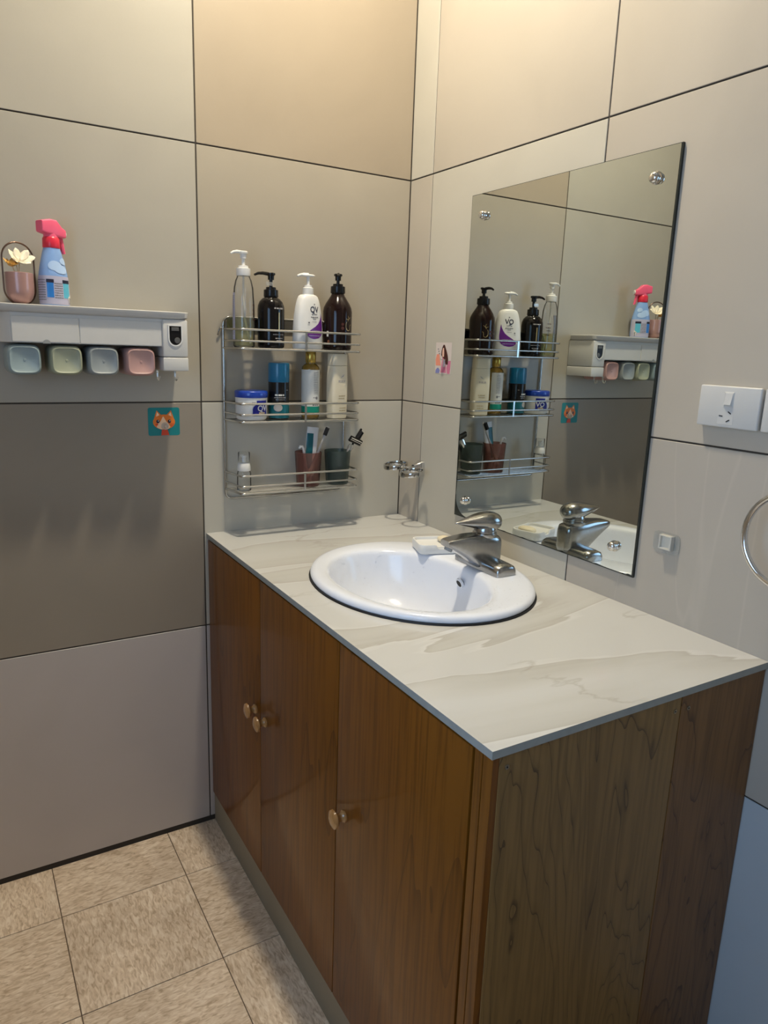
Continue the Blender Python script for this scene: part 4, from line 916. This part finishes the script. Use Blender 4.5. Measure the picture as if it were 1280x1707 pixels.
bm = B(); loft(bm, [sell(a, c, 4.5, 40, z) for z, a, c in tp]); lt = obj('bottle_body', bm, 'cream', t, smooth=40)
bm = B(); loft(bm, [sell(.0257, .0167, 4.5, 40, .1398), sell(.0255, .0165, 4.5, 40, .168), sell(.0245, .0155, 4.5, 40, .170)]); obj('cap', bm, 'cream', t, smooth=40)
f = lambda u, v: Vector((u, -.01845, v))
bm = B(); tri(bm, f, [(-.004, .107), (.002, .113), (.010, .1175), (.006, .111)]); dashes(bm, -.011, .015, .099, .0052, f, 11); obj('lettering', bm, 'silverink', lt)
bm = B(); dashes(bm, -.009, .013, .060, .0026, f, 12); dashes(bm, -.009, .011, .0535, .0026, f, 13); dashes(bm, -.006, .016, .028, .0026, f, 14); dashes(bm, -.007, .014, .021, .0026, f, 15); obj('fine_print', bm, 'goldink', lt)

# ------------------------------------------------------------------ bottom tier
t = thing('foam_bottle', 'small clear foam pump bottle with white collar at the left of the bottom tier', 'bottle', (-.5115, -.062, ZD))
bm = B(); lathe(bm, [(.0155, 0), (.0180, .002), (.0180, .044), (.0165, .050), (.0150, .053)], 28); obj('bottle_body', bm, 'clear', t, smooth=50)
bm = B(); lathe(bm, [(.0168, .052), (.0172, .054), (.0168, .063), (.0145, .0725), (.0135, .0735), (.006, .0740)], 28); obj('pump_collar', bm, 'white', t, smooth=40)
bm = B(); lathe(bm, [(.0050, .073), (.0050, .085), (.0065, .0865), (.0065, .091), (.004, .0925)], 20); tube(bm, [(0, 0, .0885), (-.006, 0, .0895), (-.0095, 0, .092)], [.004, .0034, .0026], 8); obj('pump_head', bm, 'white', t)
bm = B(); lathe(bm, [(.0150, .0725), (.0150, .0985), (.0138, .1000), (.0001, .1000)], 28, cap=False); obj('clear_cap', bm, 'clear', t, smooth=40)
def tumbler(name, label, x, y, mt, group):
    t = thing(name, label, 'cup', (x, y, ZD), 0, group)
    bm = B(); lathe(bm, [(.0001, 0), (.0295, 0), (.0310, .002), (.0365, .0915), (.0350, .0920), (.0296, .004), (.0001, .004)], 40, cap=False); obj('cup_wall', bm, mt, t, smooth=50); return t
tumbler('tumbler', 'translucent brownish pink tumbler holding a toothbrush on the bottom tier', -.3275, -.054, 'redcup', 'tumblers on the bottom tier')
tumbler('tumbler', 'translucent grey-green tumbler holding a razor at the right of the bottom tier', -.2385, -.053, 'greencup', 'tumblers on the bottom tier')
def frame_at(p0, p1, roll=0):
    p0, p1 = Vector(p0), Vector(p1); z = (p1-p0).normalized(); x = Vector((1, 0, 0)); x = (x-z*x.dot(z)).normalized(); y = z.cross(x)
    return Matrix.Translation(p0) @ Matrix((( x.x, y.x, z.x, 0), (x.y, y.y, z.y, 0), (x.z, y.z, z.z, 0), (0, 0, 0, 1))) @ Matrix.Rotation(roll, 4, 'Z')
def place(o_parts, root): pass
# toothpaste tube
t = thing('toothpaste_tube', 'white and teal toothpaste tube standing in the pink tumbler', 'toothpaste', (-.3235, -.0440, ZD+.0045))
mt = frame_at((0, 0, 0), (.018, .006, .157)); 
bm = B(); loft(bm, [sell(a, c, 2.6, 24, z) for z, a, c in ((.0, .009, .009), (.020, .009, .009), (.022, .0135, .0125), (.05, .0155, .0105), (.11, .0170, .0050), (.152, .0175, .0010))]); bmesh.ops.transform(bm, matrix=mt, verts=bm.verts); tt = obj('tube', bm, 'toothpaste', t, smooth=50)
bm = B(); ff = lambda u, v: Vector((u, -.0125+.0105*max(0, (v-.03)/.122), v)); rect(bm, -.0165, .0015, .040, .135, lambda u, v: Vector((u, -.0006-max(.0010, .0125-.0105*((v-.022)/.13))*(max(.02, 1-abs(u/.0168)**2.6))**(1/2.6), v)), 10, 10); bmesh.ops.transform(bm, matrix=mt, verts=bm.verts); obj('teal_print', bm, 'teal', tt, smooth=60)
# toothbrush
t = thing('toothbrush', 'toothbrush with black bristles leaning out of the pink tumbler', 'toothbrush', (-.3430, -.0690, ZD+.0045))
mt = frame_at((0, 0, 0), (.070, .010, .150), R(-25))
bm = B(); loft(bm, [sell(a, c, 2.2, 16, z) for z, a, c in ((0, .003, .003), (.01, .005, .0045), (.05, .0055, .0045), (.09, .0042, .0038), (.125, .0026, .0026), (.140, .0034, .0024), (.146, .0060, .0024), (.164, .0062, .0024), (.169, .003, .0018))]); bmesh.ops.transform(bm, matrix=mt, verts=bm.verts); obj('handle', bm, 'silverink', t, smooth=60)
bm = B()
for i in range(4):
    for j in range(8):
        x, z = -.0042+.0028*i, .145+.0028*j; box(bm, x-.0011, x+.0011, -.0105, -.0020, z-.0011, z+.0011)
bmesh.ops.transform(bm, matrix=mt, verts=bm.verts); h = obj('bristles', bm, 'bristle', t, smooth=0)
# white curved flosser handle
t = thing('floss_handle', 'white curved plastic floss handle sticking out of the pink tumbler', 'flosser', (-.330, -.060, ZD+.0045))
bm = B(); tube(bm, [(.006, 0, .0), (-.008, -.002, .050), (-.014, -.003, .085), (-.0165, -.004, .097), (-.020, -.005, .1035), (-.0265, -.006, .1040), (-.0300, -.007, .0985)], [.0035, .0035, .0034, .0034, .0034, .0032, .0028], 10); obj('handle', bm, 'white', t, smooth=60)
# razor
t = thing('razor', 'black and silver safety razor leaning out of the green tumbler', 'razor', (-.2520, -.060, ZD+.0045))
mt = frame_at((0, 0, 0), (.0560, .004, .1020))
bm = B(); loft(bm, [sell(a, c, 2.2, 16, z) for z, a, c in ((0, .003, .003), (.006, .0058, .0055), (.05, .0062, .0055), (.085, .0052, .0045), (.100, .0046, .0036))]); bmesh.ops.transform(bm, matrix=mt, verts=bm.verts); obj('grip', bm, 'dark', t, smooth=60)
bm = B(); loft(bm, [sell(a, c, 2.4, 16, z) for z, a, c in ((.090, .0060, .0050), (.100, .0072, .0050), (.110, .0095, .0040), (.116, .0060, .0030))]); bmesh.ops.transform(bm, matrix=mt, verts=bm.verts); obj('neck', bm, 'chrome', t, smooth=60)
hm = Matrix.Translation((.0640, -.002, .1130)) @ Matrix.Rotation(R(24), 4, 'Y') @ Matrix.Rotation(R(25), 4, 'X')
bm = B(); box(bm, -.0200, .0200, -.0050, .0035, -.0085, .0085, .002, 2); bmesh.ops.transform(bm, matrix=hm, verts=bm.verts); hd_ = obj('head', bm, 'dark', t)
bm = B(); box(bm, -.0180, .0180, -.0058, -.0046, .0035, .0062, .0002, 1); box(bm, -.0180, .0180, -.0058, -.0046, -.0010, .0002, .0001, 1); bmesh.ops.transform(bm, matrix=hm, verts=bm.verts); obj('blade', bm, 'chrome', hd_)
# second toothbrush behind the razor
t = thing('toothbrush', 'dark toothbrush head showing behind the razor in the green tumbler', 'toothbrush', (-.2500, -.042, ZD+.0045))
mt = frame_at((0, 0, 0), (.0880, .002, .1350), R(30))
bm = B(); loft(bm, [sell(a, c, 2.2, 16, z) for z, a, c in ((0, .003, .003), (.01, .0045, .0042), (.06, .005, .0042), (.10, .0036, .0034), (.128, .0028, .0028), (.140, .0056, .0026), (.166, .0058, .0026), (.170, .003, .002))]); bmesh.ops.transform(bm, matrix=mt, verts=bm.verts); obj('handle', bm, 'dark', t, smooth=60)
bm = B()
for i in range(4):
    for j in range(8):
        x, z = -.0042+.0028*i, .142+.0028*j; box(bm, x-.0011, x+.0011, -.0105, -.0020, z-.0011, z+.0011)
bmesh.ops.transform(bm, matrix=mt, verts=bm.verts); obj('bristles', bm, 'bristle', t, smooth=0)
